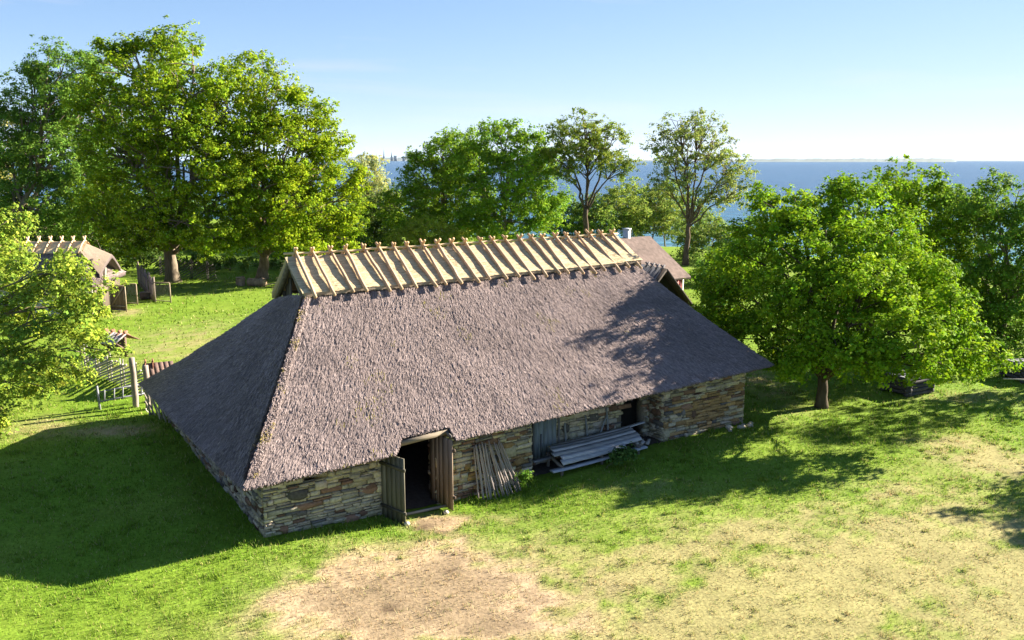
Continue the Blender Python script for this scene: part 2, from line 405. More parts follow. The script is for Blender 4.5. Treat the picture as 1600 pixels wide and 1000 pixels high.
TH1, TH2 = np.array([.305, .243, .228]), np.array([.145, .114, .112])
def thatch_patch(m, e0, e1, t0, t1, du, dv, across, notch=None, amp=1.0):
    """bilinear roof face e0-e1 (eave) to t0-t1 (top), dressed as bundles of old reed; returns a sampler"""
    L_ = np.linalg.norm(e1 - e0); H_ = np.linalg.norm((t0 + t1) / 2 - (e0 + e1) / 2)
    nu, nv = int(L_ / du), int(H_ / dv)
    u, v = np.meshgrid(np.linspace(0, 1, nu), np.linspace(0, 1, nv))
    nrm = unit(np.cross(e1 - e0, (t0 + t1) / 2 - (e0 + e1) / 2)); nrm = nrm * np.sign(nrm[2])
    def base(u, v):
        if notch:
            s = e0[0] + (e1[0] - e0[0]) * u
            v = v + notch[2] * (1 - v) * sstep(notch[0] - .22, notch[0] + .02, s) * (1 - sstep(notch[1] - .02, notch[1] + .25, s))
        u_, v_ = u[..., None], v[..., None]
        P = (e0 * (1 - u_) + e1 * u_) * (1 - v_) + (t0 * (1 - u_) + t1 * u_) * v_
        P = P.copy(); P[..., 2] -= SAG * np.sin(math.pi * v) ** 1.0
        return P
    def relief(P, u, v):
        a = P[..., across] + .05 * vnoise(P[..., 0] * 2.5, P[..., 1] * 2.5, P[..., 2] * 2.5, 3); b = v * H_
        col = np.floor(a / .052 + .3 * vnoise(a * 9, b * 5, seed=5)); ph = _hash(col, col * 0, col * 0, 91)
        row = b / .17 + ph * 2 + .25 * vnoise(a * 6, b * 6, seed=8); rnd = _hash(col, np.floor(row), col * 0, 33)
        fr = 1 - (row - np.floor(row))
        h = .030 * fr * (.5 + .5 * rnd) + .009 * fbm(a * 16, b * 7, oct=3, seed=14) + .05 * fbm(P[..., 0] * .9, P[..., 1] * .9, P[..., 2] * .9, 3, 41)
        return h * amp, rnd, fr
    P = base(u, v); h, rnd, fr = relief(P, u, v)
    e = np.clip(np.minimum(np.minimum(u, 1 - u) * L_ / .25, 1), .35, 1)
    P = P + nrm * (h * e)[..., None]
    big = fbm(P[..., 0] * .5, P[..., 1] * .5, P[..., 2] * .5, 4, 71)
    c = TH2 + (TH1 - TH2) * np.clip(.55 + .45 * rnd + .35 * big, 0, 1.3)[..., None]
    aa = P[..., across]; stq = vnoise(aa * 1.6, v * H_ * .22, seed=81) * .6 + vnoise(aa * 5, v * H_ * .5, seed=82) * .4
    c = c * (1 + .2 * stq)[..., None]
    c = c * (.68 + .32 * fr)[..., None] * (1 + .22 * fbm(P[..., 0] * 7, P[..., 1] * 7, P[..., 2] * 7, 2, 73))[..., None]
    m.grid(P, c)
    def sample(n, ulim=(0, 1), vlim=(0, 1)):
        u = R.uniform(*ulim, n); v = R.uniform(*vlim, n)
        P = base(u, v); h, _, _ = relief(P, u, v)
        dn = unit(base(u, np.clip(v - .01, 0, 1)) - base(u, np.clip(v + .01, 0, 1)))
        return P + nrm * h[:, None], dn, np.broadcast_to(nrm, P.shape), u, v
    return sample, base

def stalks(m, smp, n, ln, wd, lift, colf=None, **k):
    P, dn, nr, u, v = smp(n, **k)
    sd = np.cross(dn, nr); a = R.normal(0, .16, n)[:, None]
    d = unit(dn + sd * a); sd = np.cross(d, nr)
    l = R.uniform(*ln, n)[:, None]; w = R.uniform(*wd, n)[:, None]; lf = R.uniform(*lift, n)[:, None]
    A = P - nr * .01 - d * l * .5; B = P + d * l * .5 + nr * lf
    V = np.stack([A - sd * w, A + sd * w, B + sd * w * .8, B - sd * w * .8], 1).reshape(-1, 3)
    c = (TH2 + (TH1 * 1.12 - TH2) * R.random(n)[:, None]) * R.uniform(.8, 1.3, n)[:, None]
    if colf is not None: c = colf(P, c, u, v)
    m.add(V, np.arange(4 * n).reshape(-1, 4), None, np.repeat(c, 4, 0))

th = MB()
NOTCH = (4.0, 5.62, .085)
sf, basef = thatch_patch(th, FE[0], FE[1], FT[0], FT[1], .032, .036, 0, NOTCH)
sl, basel = thatch_patch(th, FE[0], BE[0], FT[0], BT[0], .05, .05, 1)
sr, baser = thatch_patch(th, FE[1], BE[1], FT[1], BT[1], .09, .08, 1)
sk, basek = thatch_patch(th, BE[0], BE[1], BT[0], BT[1], .12, .12, 0)
def eave_skirt(base, nu, thick, inn):
    u = np.linspace(0, 1, nu); e = base(u, np.zeros(nu))
    jag = .03 * vnoise(u * nu * .35, u * 0, seed=4) + .02 * R.normal(0, .5, nu)
    lo = e + np.array([0, 0, -1]) * (thick + jag)[:, None] + inn * .03
    ins = e + inn * 1.1 + np.array([0, 0, .38])
    up = e + inn * 2.4 + np.array([0, 0, 1.25])
    for q, k in ((lo, .03), (ins, 1.1), (up, 2.4)):
        q[:, 0] = np.clip(q[:, 0], -.72 + k, 20.27 - k); q[:, 1] = np.clip(q[:, 1], -.77 + k, 13.95 - k)
    mid = (e + lo) / 2 + inn * -.02 + R.normal(0, .008, e.shape)
    th.grid(np.stack([e, mid, lo, ins, up]), TH2 * .95)
eave_skirt(basef, 700, .13, np.array([0, 1., 0])); eave_skirt(basel, 360, .13, np.array([1., 0, 0]))
eave_skirt(baser, 120, .13, np.array([-1., 0, 0])); eave_skirt(basek, 120, .13, np.array([0, -1., 0]))
def moss(P, c, u, v):
    k = (fbm(P[:, 0] * 2.2, P[:, 1] * 2.2, P[:, 2] * 2.2, 3, 19) > .24) & (R.random(len(P)) < .4)
    return np.where(k[:, None], np.array([.27, .215, .075]) * R.uniform(.6, 1.3, len(P))[:, None], c)
def weather(P, c, u, v):
    k = (fbm(P[:, 0] * 1.1, P[:, 1] * 1.1, P[:, 2] * 1.1, 3, 55) > .42) & (R.random(len(P)) < .12)
    return np.where(k[:, None], np.array([.22, .19, .06]), c)
stalks(th, sf, 150000, (.12, .36), (.005, .012), (.0, .036), weather)
stalks(th, sl, 60000, (.12, .36), (.006, .014), (.0, .035))
stalks(th, sr, 5000, (.12, .3), (.012, .03), (.0, .05))
stalks(th, sf, 6500, (.14, .34), (.007, .016), (.02, .10), moss, ulim=(0, .016), vlim=(0.05, 1))
stalks(th, sl, 4500, (.14, .34), (.007, .016), (.02, .10), moss, ulim=(0, .018), vlim=(0.05, 1))
stalks(th, sf, 9000, (.12, .3), (.010, .022), (-.05, .03), vlim=(0, .016))
stalks(th, sl, 4500, (.12, .3), (.010, .022), (-.05, .03), vlim=(0, .016))
th.build('thatch_roof', M['thatch'], barn)

# pale reed ridge
RS0, RS1, RT = 3.08, 17.95, 6.35
def ridge_z(s): return 7.10 + .003 * (s - 3)
def reed_ridge():
    m = MB(); nu, nv = 500, 60
    for side in (-1, 1):
        u, v = np.meshgrid(np.linspace(0, 1, nu), np.linspace(0, 1, nv))
        s = RS0 + (RS1 - RS0) * u
        t_lo = 4.62 if side < 0 else 8.3; z_lo = (6.0 if side < 0 else 5.55)
        s = s + (.16 * (1 - v) * (1 - 2 * u)) * 0
        t = t_lo + (RT - t_lo) * v
        z = z_lo + .012 * (s - 3) * 1.0 + (ridge_z(s) - z_lo - .012 * (s - 3)) * v
        z = z + .10 - .07 * np.abs(np.sin(math.pi * np.clip(v, 0, 1))) ** 1 * .5 + .006 * fbm(s * .7, v * 30, oct=2, seed=6) + .035 * vnoise(s * .8, v * 2, seed=26)
        z = np.where(v > .97, z - .04, z)
        c = np.array([.62, .475, .285]) * (1 + .20 * vnoise(s * .6, v * 70, seed=3) + .1 * vnoise(s * 3, v * 20, seed=4))[..., None]
        P = np.stack([s, t, z], -1); m.grid(P, c)
        # thickness: lower edge and gable rakes
        lo = P[0].copy(); lo[:, 2] -= .10 + .05 * R.random(nu); m.grid(np.stack([P[0], lo]), np.array([.30, .23, .18]))
        for e in (0, -1):
            rk = P[:, e].copy(); r2 = rk.copy(); r2[:, 2] -= .22; r3 = r2.copy(); r3[:, 0] += .35 if e == 0 else -.35
            m.grid(np.stack([rk, r2, r3]), np.array([.42, .33, .20]))
        n = 26000 if side < 0 else 3000
        uu = R.random(n); vv = R.random(n); ii = (vv * (nv - 1)).astype(int); jj = (uu * (nu - 1)).astype(int)
        A = P[ii, jj] + np.array([0, 0, .006]); l = R.uniform(.2, .6, n)[:, None]; sl_ = R.normal(0, .03, n)[:, None]
        dn = unit(np.array([0, t_lo - RT, z_lo - 7.15])); d = np.array([1, 0, 0.]) + dn * sl_; w = R.uniform(.006, .012, n)[:, None]
        k = R.uniform(-.012, .006, n)[:, None] * np.array([0, 0, 1.])
        V = np.stack([A - d * l / 2 - dn * w, A + d * l / 2 - dn * w, A + d * l / 2 + dn * w + k, A - d * l / 2 + dn * w + k], 1)
        V[..., 0] = np.clip(V[..., 0], RS0 - .08, RS1 + .06)
        cc = np.array([.62, .485, .30]) * R.uniform(.6, 1.25, n)[:, None]
        m.add(V.reshape(-1, 3), np.arange(4 * n).reshape(-1, 4), None, np.repeat(cc, 4, 0))
    m.build('reed_ridge', M['reed'], barn)
    b = MB(); pts = np.stack([np.linspace(RS0 - .1, RS1 + .1, 30), np.full(30, RT), ridge_z(np.linspace(RS0, RS1, 30)) + .15 + R.normal(0, .012, 30)], 1)
    b.tube(pts, .045, 6, (.50, .38, .22)); b.build('ridge_rail', M['pole'], barn, True)
reed_ridge()
for i in range(24):
    s = 3.42 + i * (17.72 - 3.42) / 23 + R.normal(0, .035)
    for side in (-1, 1):
        j = R.normal(0, .06); up = .27 + R.uniform(-.08, .07)
        lo_t = 4.34 + R.uniform(-.10, .08) if side < 0 else 8.2
        zt = ridge_z(s)
        k = (zt - 6.0) / (RT - 4.62) if side < 0 else -(zt - 5.6) / (8.3 - RT)
        off = .175
        a = np.array([s + j, lo_t, zt + k * (lo_t - RT) + off + .035 * R.random()])
        b = np.array([s - side * .02, RT, zt + off + .02])
        d = unit(b - a); c = b + d * up * 1.0
        p = MB(); ks = np.linspace(0, 1, 7)[:, None]
        path = np.concatenate([a + (b - a) * ks, (b + (c - b) * .5)[None], c[None]]) + R.normal(0, .008, (9, 3))
        sh = R.uniform(.85, 1.12); cc = np.array([.42, .285, .18]) * sh
        cols = np.tile(cc, (9 * 7, 1)); cols[49:] = np.array([.50, .315, .16]) * sh
        p.tube(path, np.concatenate([np.full(7, .062), [.055, .048]]) * R.uniform(.9, 1.12), 7, cols)
        p.build('ridge_pole', M['pole'], barn, True)

# gablets (left one in view)
for gs, dz, nm in ((3.28, 0, 'gablet'), (17.65, .12, 'gablet')):
    m = MB()
    sgn = -1 if gs < 9 else 1
    ap = np.array([gs, RT, 6.95 + dz]); lf = np.array([gs, 8.15, 5.45 + dz]); rg = np.array([gs, 4.7, 5.8 + dz])
    nb = 9
    for k in range(nb):   # upright boards with a dark gap in the middle
        f0, f1 = k / nb, (k + 1) / nb - .02
        t0_, t1_ = 4.75 + 3.3 * f0, 4.75 + 3.3 * f1
        tc = (t0_ + t1_) / 2
        zt = np.interp(tc, [4.7, RT, 8.15], [5.8, 6.9, 5.5]) + dz; zb = 5.2
        if 3 <= k <= 5 and gs < 9: zb = zt - .25
        m.box((gs + .12 * -sgn + R.normal(0, .01), tc, (zt + zb) / 2), (.04, t1_ - t0_, zt - zb), None, np.array([.10, .085, .07]) * R.uniform(.7, 1.3))
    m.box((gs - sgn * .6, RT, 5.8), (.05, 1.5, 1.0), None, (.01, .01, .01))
    go = m.build('gablet', M['wood'], barn)
    b = MB()
    for q in (lf, rg):
        b.beam(ap + np.array([sgn * .1, 0, 0]), q + np.array([sgn * .1, 0, -.15]), .07, .2, (1, 0, 0), (.20, .165, .125))
    b.build('barge_board', M['wood'], go)

# ---- stone walls
LIME = np.array([.44, .385, .295]); BROWN = np.array([.21, .125, .085]); GREY = np.array([.14, .128, .118]); OCHRE = np.array([.42, .275, .13])
def stones(m, o, dx, out, L_, z0, z1f, tone=None, skip=None, boulders=0, seed=0, hmul=1.0):
    rr = np.random.default_rng(seed)
    o = np.array(o, float); dx = np.array(dx, float); out = np.array(out, float); up = np.array([0, 0, 1.])
    z = z0
    while z < 3.0:
        h = rr.choice([rr.uniform(.05, .1), rr.uniform(.09, .19)]) * hmul
        x = -rr.uniform(0, .2)
        while x < L_:
            w = rr.uniform(.14, .58) * (1.3 if h > .11 else 1)
            if rr.random() < .07: hh = h * rr.uniform(1.5, 2.2)
            else: hh = h * rr.uniform(.8, 1.08)
            x0, x1 = max(x, 0), min(x + w, L_)
            xm = (x0 + x1) / 2; zt = z + hh
            if x1 - x0 > .05 and z < z1f(xm) and not (skip and skip(xm, (z + zt) / 2)):
                zt = min(zt, z1f(xm) + .03)
                pr = rr.uniform(.03, .095); gp = rr.uniform(.005, .015)
                r = rr.random()
                c = LIME * rr.uniform(.72, 1.22) * np.array([1, rr.uniform(.95, 1.01), rr.uniform(.8, 1.02)])
                k_ = _hash(np.array([math.floor(xm * 1.1 + seed * 7)]), np.array([math.floor(z * 2.6)]), np.array([0]), seed)[0]
                if r < (.03 if k_ < .3 else .3): c = BROWN * rr.uniform(.7, 1.4)
                elif r < (.07 if k_ < .3 else .5): c = GREY * rr.uniform(.8, 1.7)
                if tone: c = tone(xm, z, c, rr)
                F = []
                for ins, dd in ((0, -.05), (0.0, pr * .55), (.016, pr)):
                    for (px, pz) in ((x0 + gp + ins, z + gp + ins * .6), (x1 - gp - ins, z + gp + ins * .6), (x1 - gp - ins, zt - gp - ins * .6), (x0 + gp + ins, zt - gp - ins * .6)):
                        jx, jz = rr.normal(0, .012, 2)
                        F.append(o + dx * (px + jx) + up * (pz + jz) + out * (dd + rr.normal(0, .006)))
                Q = [[8, 9, 10, 11]]
                for a in (0, 4):
                    Q += [[a + k, a + (k + 1) % 4, a + 4 + (k + 1) % 4, a + 4 + k] for k in range(4)]
                m.add(F, Q, None, c)
            x += w
        z += h
    for k in range(boulders):
        for _ in range(20):
            x = rr.uniform(.3, L_ - .3); zb = rr.uniform(z0 + .35, max(z1f(x) - .3, z0 + .5))
            if not (skip and (skip(x, zb) or skip(x - .25, zb) or skip(x + .25, zb))): break
        else: continue
        rx, rz = rr.uniform(.12, .34), rr.uniform(.09, .19); n = 12
        c = (BROWN if rr.random() < .55 else GREY) * rr.uniform(.6, 1.35)
        if rr.random() < .2: c = OCHRE * .6
        V = []; ph = rr.uniform(.75, 1.2, n)
        for f, d in ((1, .0), (.92, .07), (.6, .105)):
            for q in range(n):
                a = 2 * math.pi * q / n; V.append(o + dx * (x + rx * f * ph[q] * math.cos(a)) + up * (zb + rz * f * ph[q] * math.sin(a)) + out * (d + rr.normal(0, .004)))
        V.append(o + dx * x + up * zb + out * .115)
        Q = [[r * n + q, r * n + (q + 1) % n, (r + 1) * n + (q + 1) % n, (r + 1) * n + q] for r in (0, 1) for q in range(n)]
        m.add(V, Q, [[2 * n + q, 2 * n + (q + 1) % n, 3 * n] for q in range(n)], c)

def tone_front(off):
    def f(x, z, c, rr):
        s = x + off
        if s > 15.1:
            k = math.exp(-((s - 17.6) / 1.7) ** 2 - ((z - .75) / .55) ** 2)
            if rr.random() < k * 1.3: c = OCHRE * rr.uniform(.55, 1.1)  # ochre stone colour, strengthened here to stand in for warm grazing sunlight
        if s < 3.6 and z < .55 and rr.random() < .5: c = c * np.array([.95, .98, 1.0])
        if 5.5 < s < 9.2 and .2 < z < .75 and rr.random() < .35: c = OCHRE * rr.uniform(.4, .95)
        return c
    return f
wtop = lambda off: (lambda x: float(ze(x + off)) + .28)
w = MB()
stones(w, (0, 0, 0), (1, 0, 0), (0, -1, 0), 3.62, -.6, wtop(0), tone_front(0), None, 9, 1)
stones(w, (5.6, 0, 0), (1, 0, 0), (0, -1, 0), 3.55, -.75, wtop(5.6), tone_front(5.6), None, 8, 2)
niche = lambda x, z: (4.5 < x < 5.8) and z < 1.75 - 1.3 * max(0, abs(x - 5.2) - .15)
stones(w, (9.15, .8, 0), (1, 0, 0), (0, -1, 0), 6.05, -.5, wtop(9.15), lambda x, z, c, rr: c * np.array([.82, .9, 1]) if z < .9 else c, niche, 14, 3)
stones(w, (15.2, .8, 0), (0, -1, 0), (-1, 0, 0), .8, -.5, lambda x: 2.5, None, None, 2, 4)
stones(w, (9.15, 0, 0), (0, 1, 0), (1, 0, 0), .8, -.5, lambda x: 2.3, None, None, 0, 5)
stones(w, (15.2, 0, 0), (1, 0, 0), (0, -1, 0), 4.34, -.4, wtop(15.2), tone_front(15.2), None, 8, 6)
stones(w, (0, DEP, 0), (0, -1, 0), (-1, 0, 0), DEP, -.5, lambda x: 1.75 - .02 * (DEP - x) + .25, lambda x, z, c, rr: c * (.8 if rr.random() < .6 else .5), None, 40, 7)
stones(w, (LEN, 0, 0), (0, 1, 0), (1, 0, 0), DEP, -.4, lambda x: 2.6, None, None, 20, 8)
stones(w, (LEN, DEP, 0), (-1, 0, 0), (0, 1, 0), LEN, -.5, lambda x: 2.0, None, None, 10, 9, 1.6)
# door reveals
stones(w, (3.62, 0, 0), (0, 1, 0), (1, 0, 0), .6, -.6, lambda x: 2.1, None, None, 0, 10)
stones(w, (5.6, .6, 0), (0, -1, 0), (-1, 0, 0), .6, -.6, lambda x: 2.1, None, None, 0, 11)
wall = w.build('stone_wall', M['stone'], barn)
c = MB()
def core(a, b, z0, z1): c.box(((a[0] + b[0]) / 2, (a[1] + b[1]) / 2, (z0 + z1) / 2), (abs(b[0] - a[0]), abs(b[1] - a[1]), z1 - z0))
core((.02, .02), (3.6, .6), -.8, 2.0); core((5.62, .02), (9.13, .6), -.8, 2.2); core((15.22, .02), (LEN - .02, .6), -.7, 2.45)
core((9.17, .82), (13.8, 1.4), -.7, 2.2); core((14.95, .82), (15.2, 1.4), -.7, 2.4); core((13.8, .82), (14.95, 1.4), 1.7, 2.4)
core((9.13 - .5, .6), (9.13, 1.4), -.7, 2.2); core((15.22, .6), (15.7, 1.4), -.7, 2.4)
core((.02, .62), (.6, DEP - .02), -.7, 1.85); core((LEN - .6, .62), (LEN - .02, DEP - .02), -.7, 2.4); core((.62, DEP - .6), (LEN - .62, DEP - .02), -.7, 2.0)
c.build('mortar_core', M['mortar'], barn)
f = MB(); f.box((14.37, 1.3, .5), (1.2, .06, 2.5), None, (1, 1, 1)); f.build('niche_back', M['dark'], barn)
f = MB(); P = np.stack([*np.meshgrid(np.linspace(.6, LEN - .6, 120), np.linspace(-.02, DEP - .6, 60)), np.zeros((60, 120))], -1)
P[..., 2] = -.30 + .03 * vnoise(P[..., 0] * 4, P[..., 1] * 4, seed=2)
wx_ = OB[0] + SB[0] * P[..., 0] + TB[0] * P[..., 1]; wy_ = OB[1] + SB[1] * P[..., 0] + TB[1] * P[..., 1]
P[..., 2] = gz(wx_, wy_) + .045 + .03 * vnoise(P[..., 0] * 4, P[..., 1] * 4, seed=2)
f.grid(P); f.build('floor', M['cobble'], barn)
# timber: wall plate under the eave, lintel, door leaves, recess door
tb_ = MB()
for a, b in ((.0, 3.5), (5.75, 12.2), (12.2, 19.4)):
    tb_.beam((a, -.10, float(ze(a)) + .22), (b, -.10, float(ze(b)) + .22), .2, .14, (0, 0, 1), (.24, .20, .15))
tb_.build('wall_plate', M['plank'], barn)
li = MB(); li.beam((3.75, -.34, 2.05), (5.75, -.34, 2.17), .16, .15, (0, 0, 1), (.20, .165, .125)); li.beam((3.7, .02, 2.03), (5.7, .02, 2.12), .5, .14, (0, 0, 1), (.12, .1, .08))
li.beam((5.68, -.72, 2.08), (5.68, .1, 2.26), .06, .1, (0, 0, 1), (.09, .08, .075))
li.build('lintel', M['plank'], barn)
def leaf_door(hx, hy, tx, ty, zb, zt, side, col):
    h = np.array([hx, hy, 0]); d = np.array([tx - hx, ty - hy, 0]); W = np.linalg.norm(d); d = d / W; nr = np.array([-d[1], d[0], 0]) * side
    m = MB(); n = 5; x = 0; ws = R.uniform(.8, 1.2, n); ws = ws / ws.sum() * W
    for k in range(n):
        a = x + .004; b = x + ws[k] - .004; x += ws[k]
        cc = h + d * (a + b) / 2 + np.array([0, 0, (zb + zt) / 2 + R.normal(0, .012)]) + nr * R.normal(0, .004)
        m.box(cc, (b - a, .04, zt - zb), np.array([d, nr, [0, 0, 1]]), np.array(col) * R.uniform(.75, 1.2))
    o = m.build('door_leaf', M['wood'], barn)
    for zz in (zb + .42, zt - .32):
        q = MB(); q.beam(h - d * .02 + nr * .045 + np.array([0, 0, zz + .03]), h + d * (W + .07) + nr * .045 + np.array([0, 0, zz - .02]), .05, .09, (0, 0, 1), np.array(col) * .45); q.build('batten', M['plank'], o)
    return o
d1 = leaf_door(3.60, -.08, 3.93, -1.0, -.30, 1.80, -1, (.145, .135, .10))
d2 = leaf_door(5.50, .35, 5.68, -.78, -.28, 2.0, 1, (.185, .135, .10))
q = MB(); q.box((5.57, .05, 1.05), (.1, .12, .3), None, (.45, .33, .2)); q.build('latch', M['wood'], d2)
jm = MB(); jm.box((5.56, .35, .85), (.12, .14, 2.3), None, (.20, .145, .105)); jm.build('door_jamb', M['wood'], barn); jm = MB(); jm.box((3.68, .3, .85), (.12, .14, 2.3), None, (.10, .085, .07)); jm.build('door_jamb', M['wood'], barn)
sl_ = MB(); sl_.beam((3.75, -.28, -.27), (5.6, -.42, -.25), .07, .07, (0, 0, 1), (.30, .27, .23)); sl_.build('threshold', M['plank'], barn)
rd = MB()
for k in range(5): rd.box((9.84 + k * .19, .70, .86), (.182, .05, 1.5), None, np.array([.20, .235, .27]) * R.uniform(.8, 1.2))
ro = rd.build('plank_door', M['wood'], barn); tag(ro, 'grey plank door set in the sheltered recess')
q = MB(); q.box((9.72, .72, .86), (.06, .09, 1.6), None, (.12, .12, .125)); q.box((10.82, .72, .86), (.06, .09, 1.6), None, (.15, .15, .155)); q.box((10.02, .66, .55), (.06, .04, .95), None, (.09, .10, .115)); q.build('door_frame', M['wood'], ro)
# fallen stones at the right corner
for k in range(9):
    p = from_b(18.2 + k * .17 + R.normal(0, .08), -.28 - R.random() * .3); r = R.uniform(.08, .17)
    m = MB(); a = R.normal(0, 1, (1, 3)); P = np.stack([*[f * r for f in (np.cos(np.linspace(0, 6.283, 9))[:-1][None] * np.sin(np.linspace(.15, 3, 6))[:, None], np.sin(np.linspace(0, 6.283, 9))[:-1][None] * np.sin(np.linspace(.15, 3, 6))[:, None], np.cos(np.linspace(.15, 3, 6))[:, None] * np.ones((1, 8)) * .7)]], -1)
    P = P * (1 + .25 * vnoise(P[..., 0] * 9 + k * 5, P[..., 1] * 9, P[..., 2] * 9, 3))[..., None]
    P = np.concatenate([P, P[:, :1]], 1)
    m.grid(P, LIME * R.uniform(.8, 1.3)); o = m.build('fallen_stone', M['stone']); o.location = (p[0], p[1], gz(p[0], p[1]) + r * .3); o.rotation_euler = (0, 0, R.uniform(0, 6))
    tag(o, 'pale limestone rubble fallen at the foot of the barn corner beside the maple', 'stone', 'rubble at the barn corner')
for k, (px, py) in enumerate(((636, 822), (697, 800))):
    p = at(px, py, -.3); m = MB(); r = .1
    P = np.stack([np.cos(np.linspace(0, 6.283, 9))[None] * np.sin(np.linspace(.15, 3, 6))[:, None] * r, np.sin(np.linspace(0, 6.283, 9))[None] * np.sin(np.linspace(.15, 3, 6))[:, None] * r, np.cos(np.linspace(.15, 3, 6))[:, None] * np.ones((1, 9)) * r * .7], -1)
    m.grid(P, LIME * 1.2); o = m.build('door_stone', M['stone'], smooth=True); o.location = (p[0], p[1], gz(p[0], p[1]) + .04)
    tag(o, ('pale stone propping the left door leaf of the barn', 'pale stone at the foot of the right door leaf')[k], 'stone')

# ------------------------------------------------------------------ trees and shrubs
def leaf_cloud(m, P, size, cols, nb, flat=.55):
    """P clump-offset leaf centres, nb outward bias normals"""
    n = len(P)
    nr = unit(nb * .95 + R.normal(0, .48, (n, 3)) + np.array([0, 0, .2]))
    u = unit(np.cross(nr, R.normal(0, 1, (n, 3)))); v = np.cross(nr, u)
    l = (size * R.uniform(.45, 1.45, n))[:, None]; f = nr * l * .12
    V = np.stack([P - u * l * .5, P + v * l * .36 + f, P + u * l * .55, P - v * l * .36 + f], 1).reshape(-1, 3)
    m.add(V, np.arange(4 * n).reshape(-1, 4), None, np.repeat(cols, 4, 0))

def tree(name, label, cat, base, lobes, Yt, leaf=.16, per=90, clump=.8, dens=1.0, col=(.085, .16, .016), var=.25, trunk=.25, fork=.35, limb_vis=1.0, group=None, seed=0, stems=None, bark=(1, 1, 1), hollow=.55, droop=0.0, trunkname='trunk', crown='crown', shade=None):
    """base = (X, Y) of the trunk foot; lobes = (px, py, rx, ry, dY) clouds of the crown read from the photo at depth Yt + dY"""
    global R
    keepR = R; R = np.random.default_rng(1000 + seed)
    bx, by = base; bz = float(gz(bx, by))
    root = thing(name, label, cat, (bx, by, bz), 0, group)
    B0 = np.array([bx, by, bz])
    Ls = []
    for (px, py, rx, ry, dy) in lobes:
        Yl = Yt + dy; c = atY(px, py, Yl); k = Yl / 1353.0
        Ls.append((c, np.array([rx * k, (rx + ry) / 2 * k, ry * k * 1.02])))
    ctr = np.mean([c for c, _ in Ls], 0)
    clumps = []; nout = []
    for i, (c, r) in enumerate(Ls):
        area = 4 * math.pi * ((r[0] * r[1]) ** 1.6 / 3 + (r[0] * r[2]) ** 1.6 / 3 + (r[1] * r[2]) ** 1.6 / 3) ** (1 / 1.6)
        n = max(6, int(area * dens / (clump * clump * 1.7)))
        d = unit(R.normal(0, 1, (n, 3)))
        f = 1 - (1 - hollow) * R.random(n) ** 1.7
        f = f * (1.03 + .34 * fbm(d[:, 0] * 2.6 + i * 9, d[:, 1] * 2.6, d[:, 2] * 2.6, 3, seed + 3))
        p = c + d * r * f[:, None]
        ok = np.ones(n, bool)
        for j, (c2, r2) in enumerate(Ls):
            if j != i: ok &= (np.linalg.norm((p - c2) / r2, axis=1) > .62)
        ok &= p[:, 2] > gz(p[:, 0], p[:, 1]) + .35
        clumps.append(p[ok]); nout.append(unit(d[ok] / r))
    K = np.concatenate(clumps); D = np.concatenate(nout)
    li = np.concatenate([np.full(len(c), i) for i, c in enumerate(clumps)])
    # --- wood
    w = MB()
    cz = min(c[2] for c, _ in Ls)
    top = ctr[2] if stems is None else ctr[2]
    fk = B0 + (np.array([ctr[0], ctr[1], 0]) - np.array([bx, by, 0])) * .12 + np.array([0, 0, (ctr[2] - bz) * fork])
    ks = np.linspace(0, 1, 7)[:, None]
    tp = B0 + (fk - B0) * ks + R.normal(0, .02 * (fk[2] - bz) + .01, (7, 3)) * np.array([1, 1, 0]) * ks; tp[0, 2] -= .3
    rad = trunk * (1.0 - .28 * ks[:, 0]); rad[0] *= 1.45; rad[1] *= 1.08
    w.tube(tp, rad, 9, bark, True)
    fk = tp[-1]
    limb_pts = []
    for i, (c, r) in enumerate(Ls):
        dv = c - fk; e = c + dv * min(.35, .5 / max(1e-6, np.linalg.norm(dv / r)))
        st = fk - (fk - B0) * R.uniform(0, .25) if i % 3 else fk
        mid = st + (e - st) * .45 + np.array([0, 0, .12 * np.linalg.norm(e - st)]) * (1 if e[2] > st[2] - .5 else .6) + R.normal(0, .05 * np.linalg.norm(e - st), 3)
        kk = np.linspace(0, 1, 11)[:, None]
        pth = st * (1 - kk) ** 2 + mid * 2 * kk * (1 - kk) + e * kk ** 2
        pth[1:-1] += R.normal(0, .012 * np.linalg.norm(e - st), (9, 3))
        share = (r[0] * r[2]) / max(x[1][0] * x[1][2] for x in Ls)
        r0 = trunk * (.26 + .22 * share)
        w.tube(pth, r0 * (1 - .8 * kk[:, 0]), 6, bark)
        limb_pts.append((pth, r0 * (1 - .8 * kk[:, 0])))
    sel = np.nonzero(R.random(len(K)) < .55 * limb_vis)[0]
    for q in sel:
        pth, rr = limb_pts[li[q]]
        dd = np.linalg.norm(pth - K[q], axis=1) + .35 * np.maximum(0, pth[:, 2] - K[q][2])
        j = int(np.argmin(dd)); j = max(1, j - int(R.integers(0, 4)))
        a = pth[j]; b = K[q]; L_ = np.linalg.norm(b - a)
        mid = (a + b) / 2 + np.array([0, 0, .10 * L_]) + R.normal(0, .06 * L_, 3)
        w.tube(np.stack([a, a * .25 + mid * .5 + b * .25 + 0 * a, b]), np.array([min(rr[j] * .6, .02 + .018 * L_), .014 + .008 * L_, .008]) * (trunk / .25) ** .4, 4, bark, False)
    w.build(trunkname, M['bark'], root, True).location = (-bx, -by, -bz)
    # --- leaves
    n = len(K); cnt = np.maximum(8, (per * R.uniform(.5, 1.5, n))).astype(int)
    idx = np.repeat(np.arange(n), cnt); N = len(idx)
    cr = clump * R.uniform(.45, 1.35, n)
    # each bough is a cloud of tight little leaf bunches
    ns = np.maximum(3, (cnt / 15).astype(int)); so_ = np.concatenate([[0], np.cumsum(ns)[:-1]]); S_ = int(ns.sum())
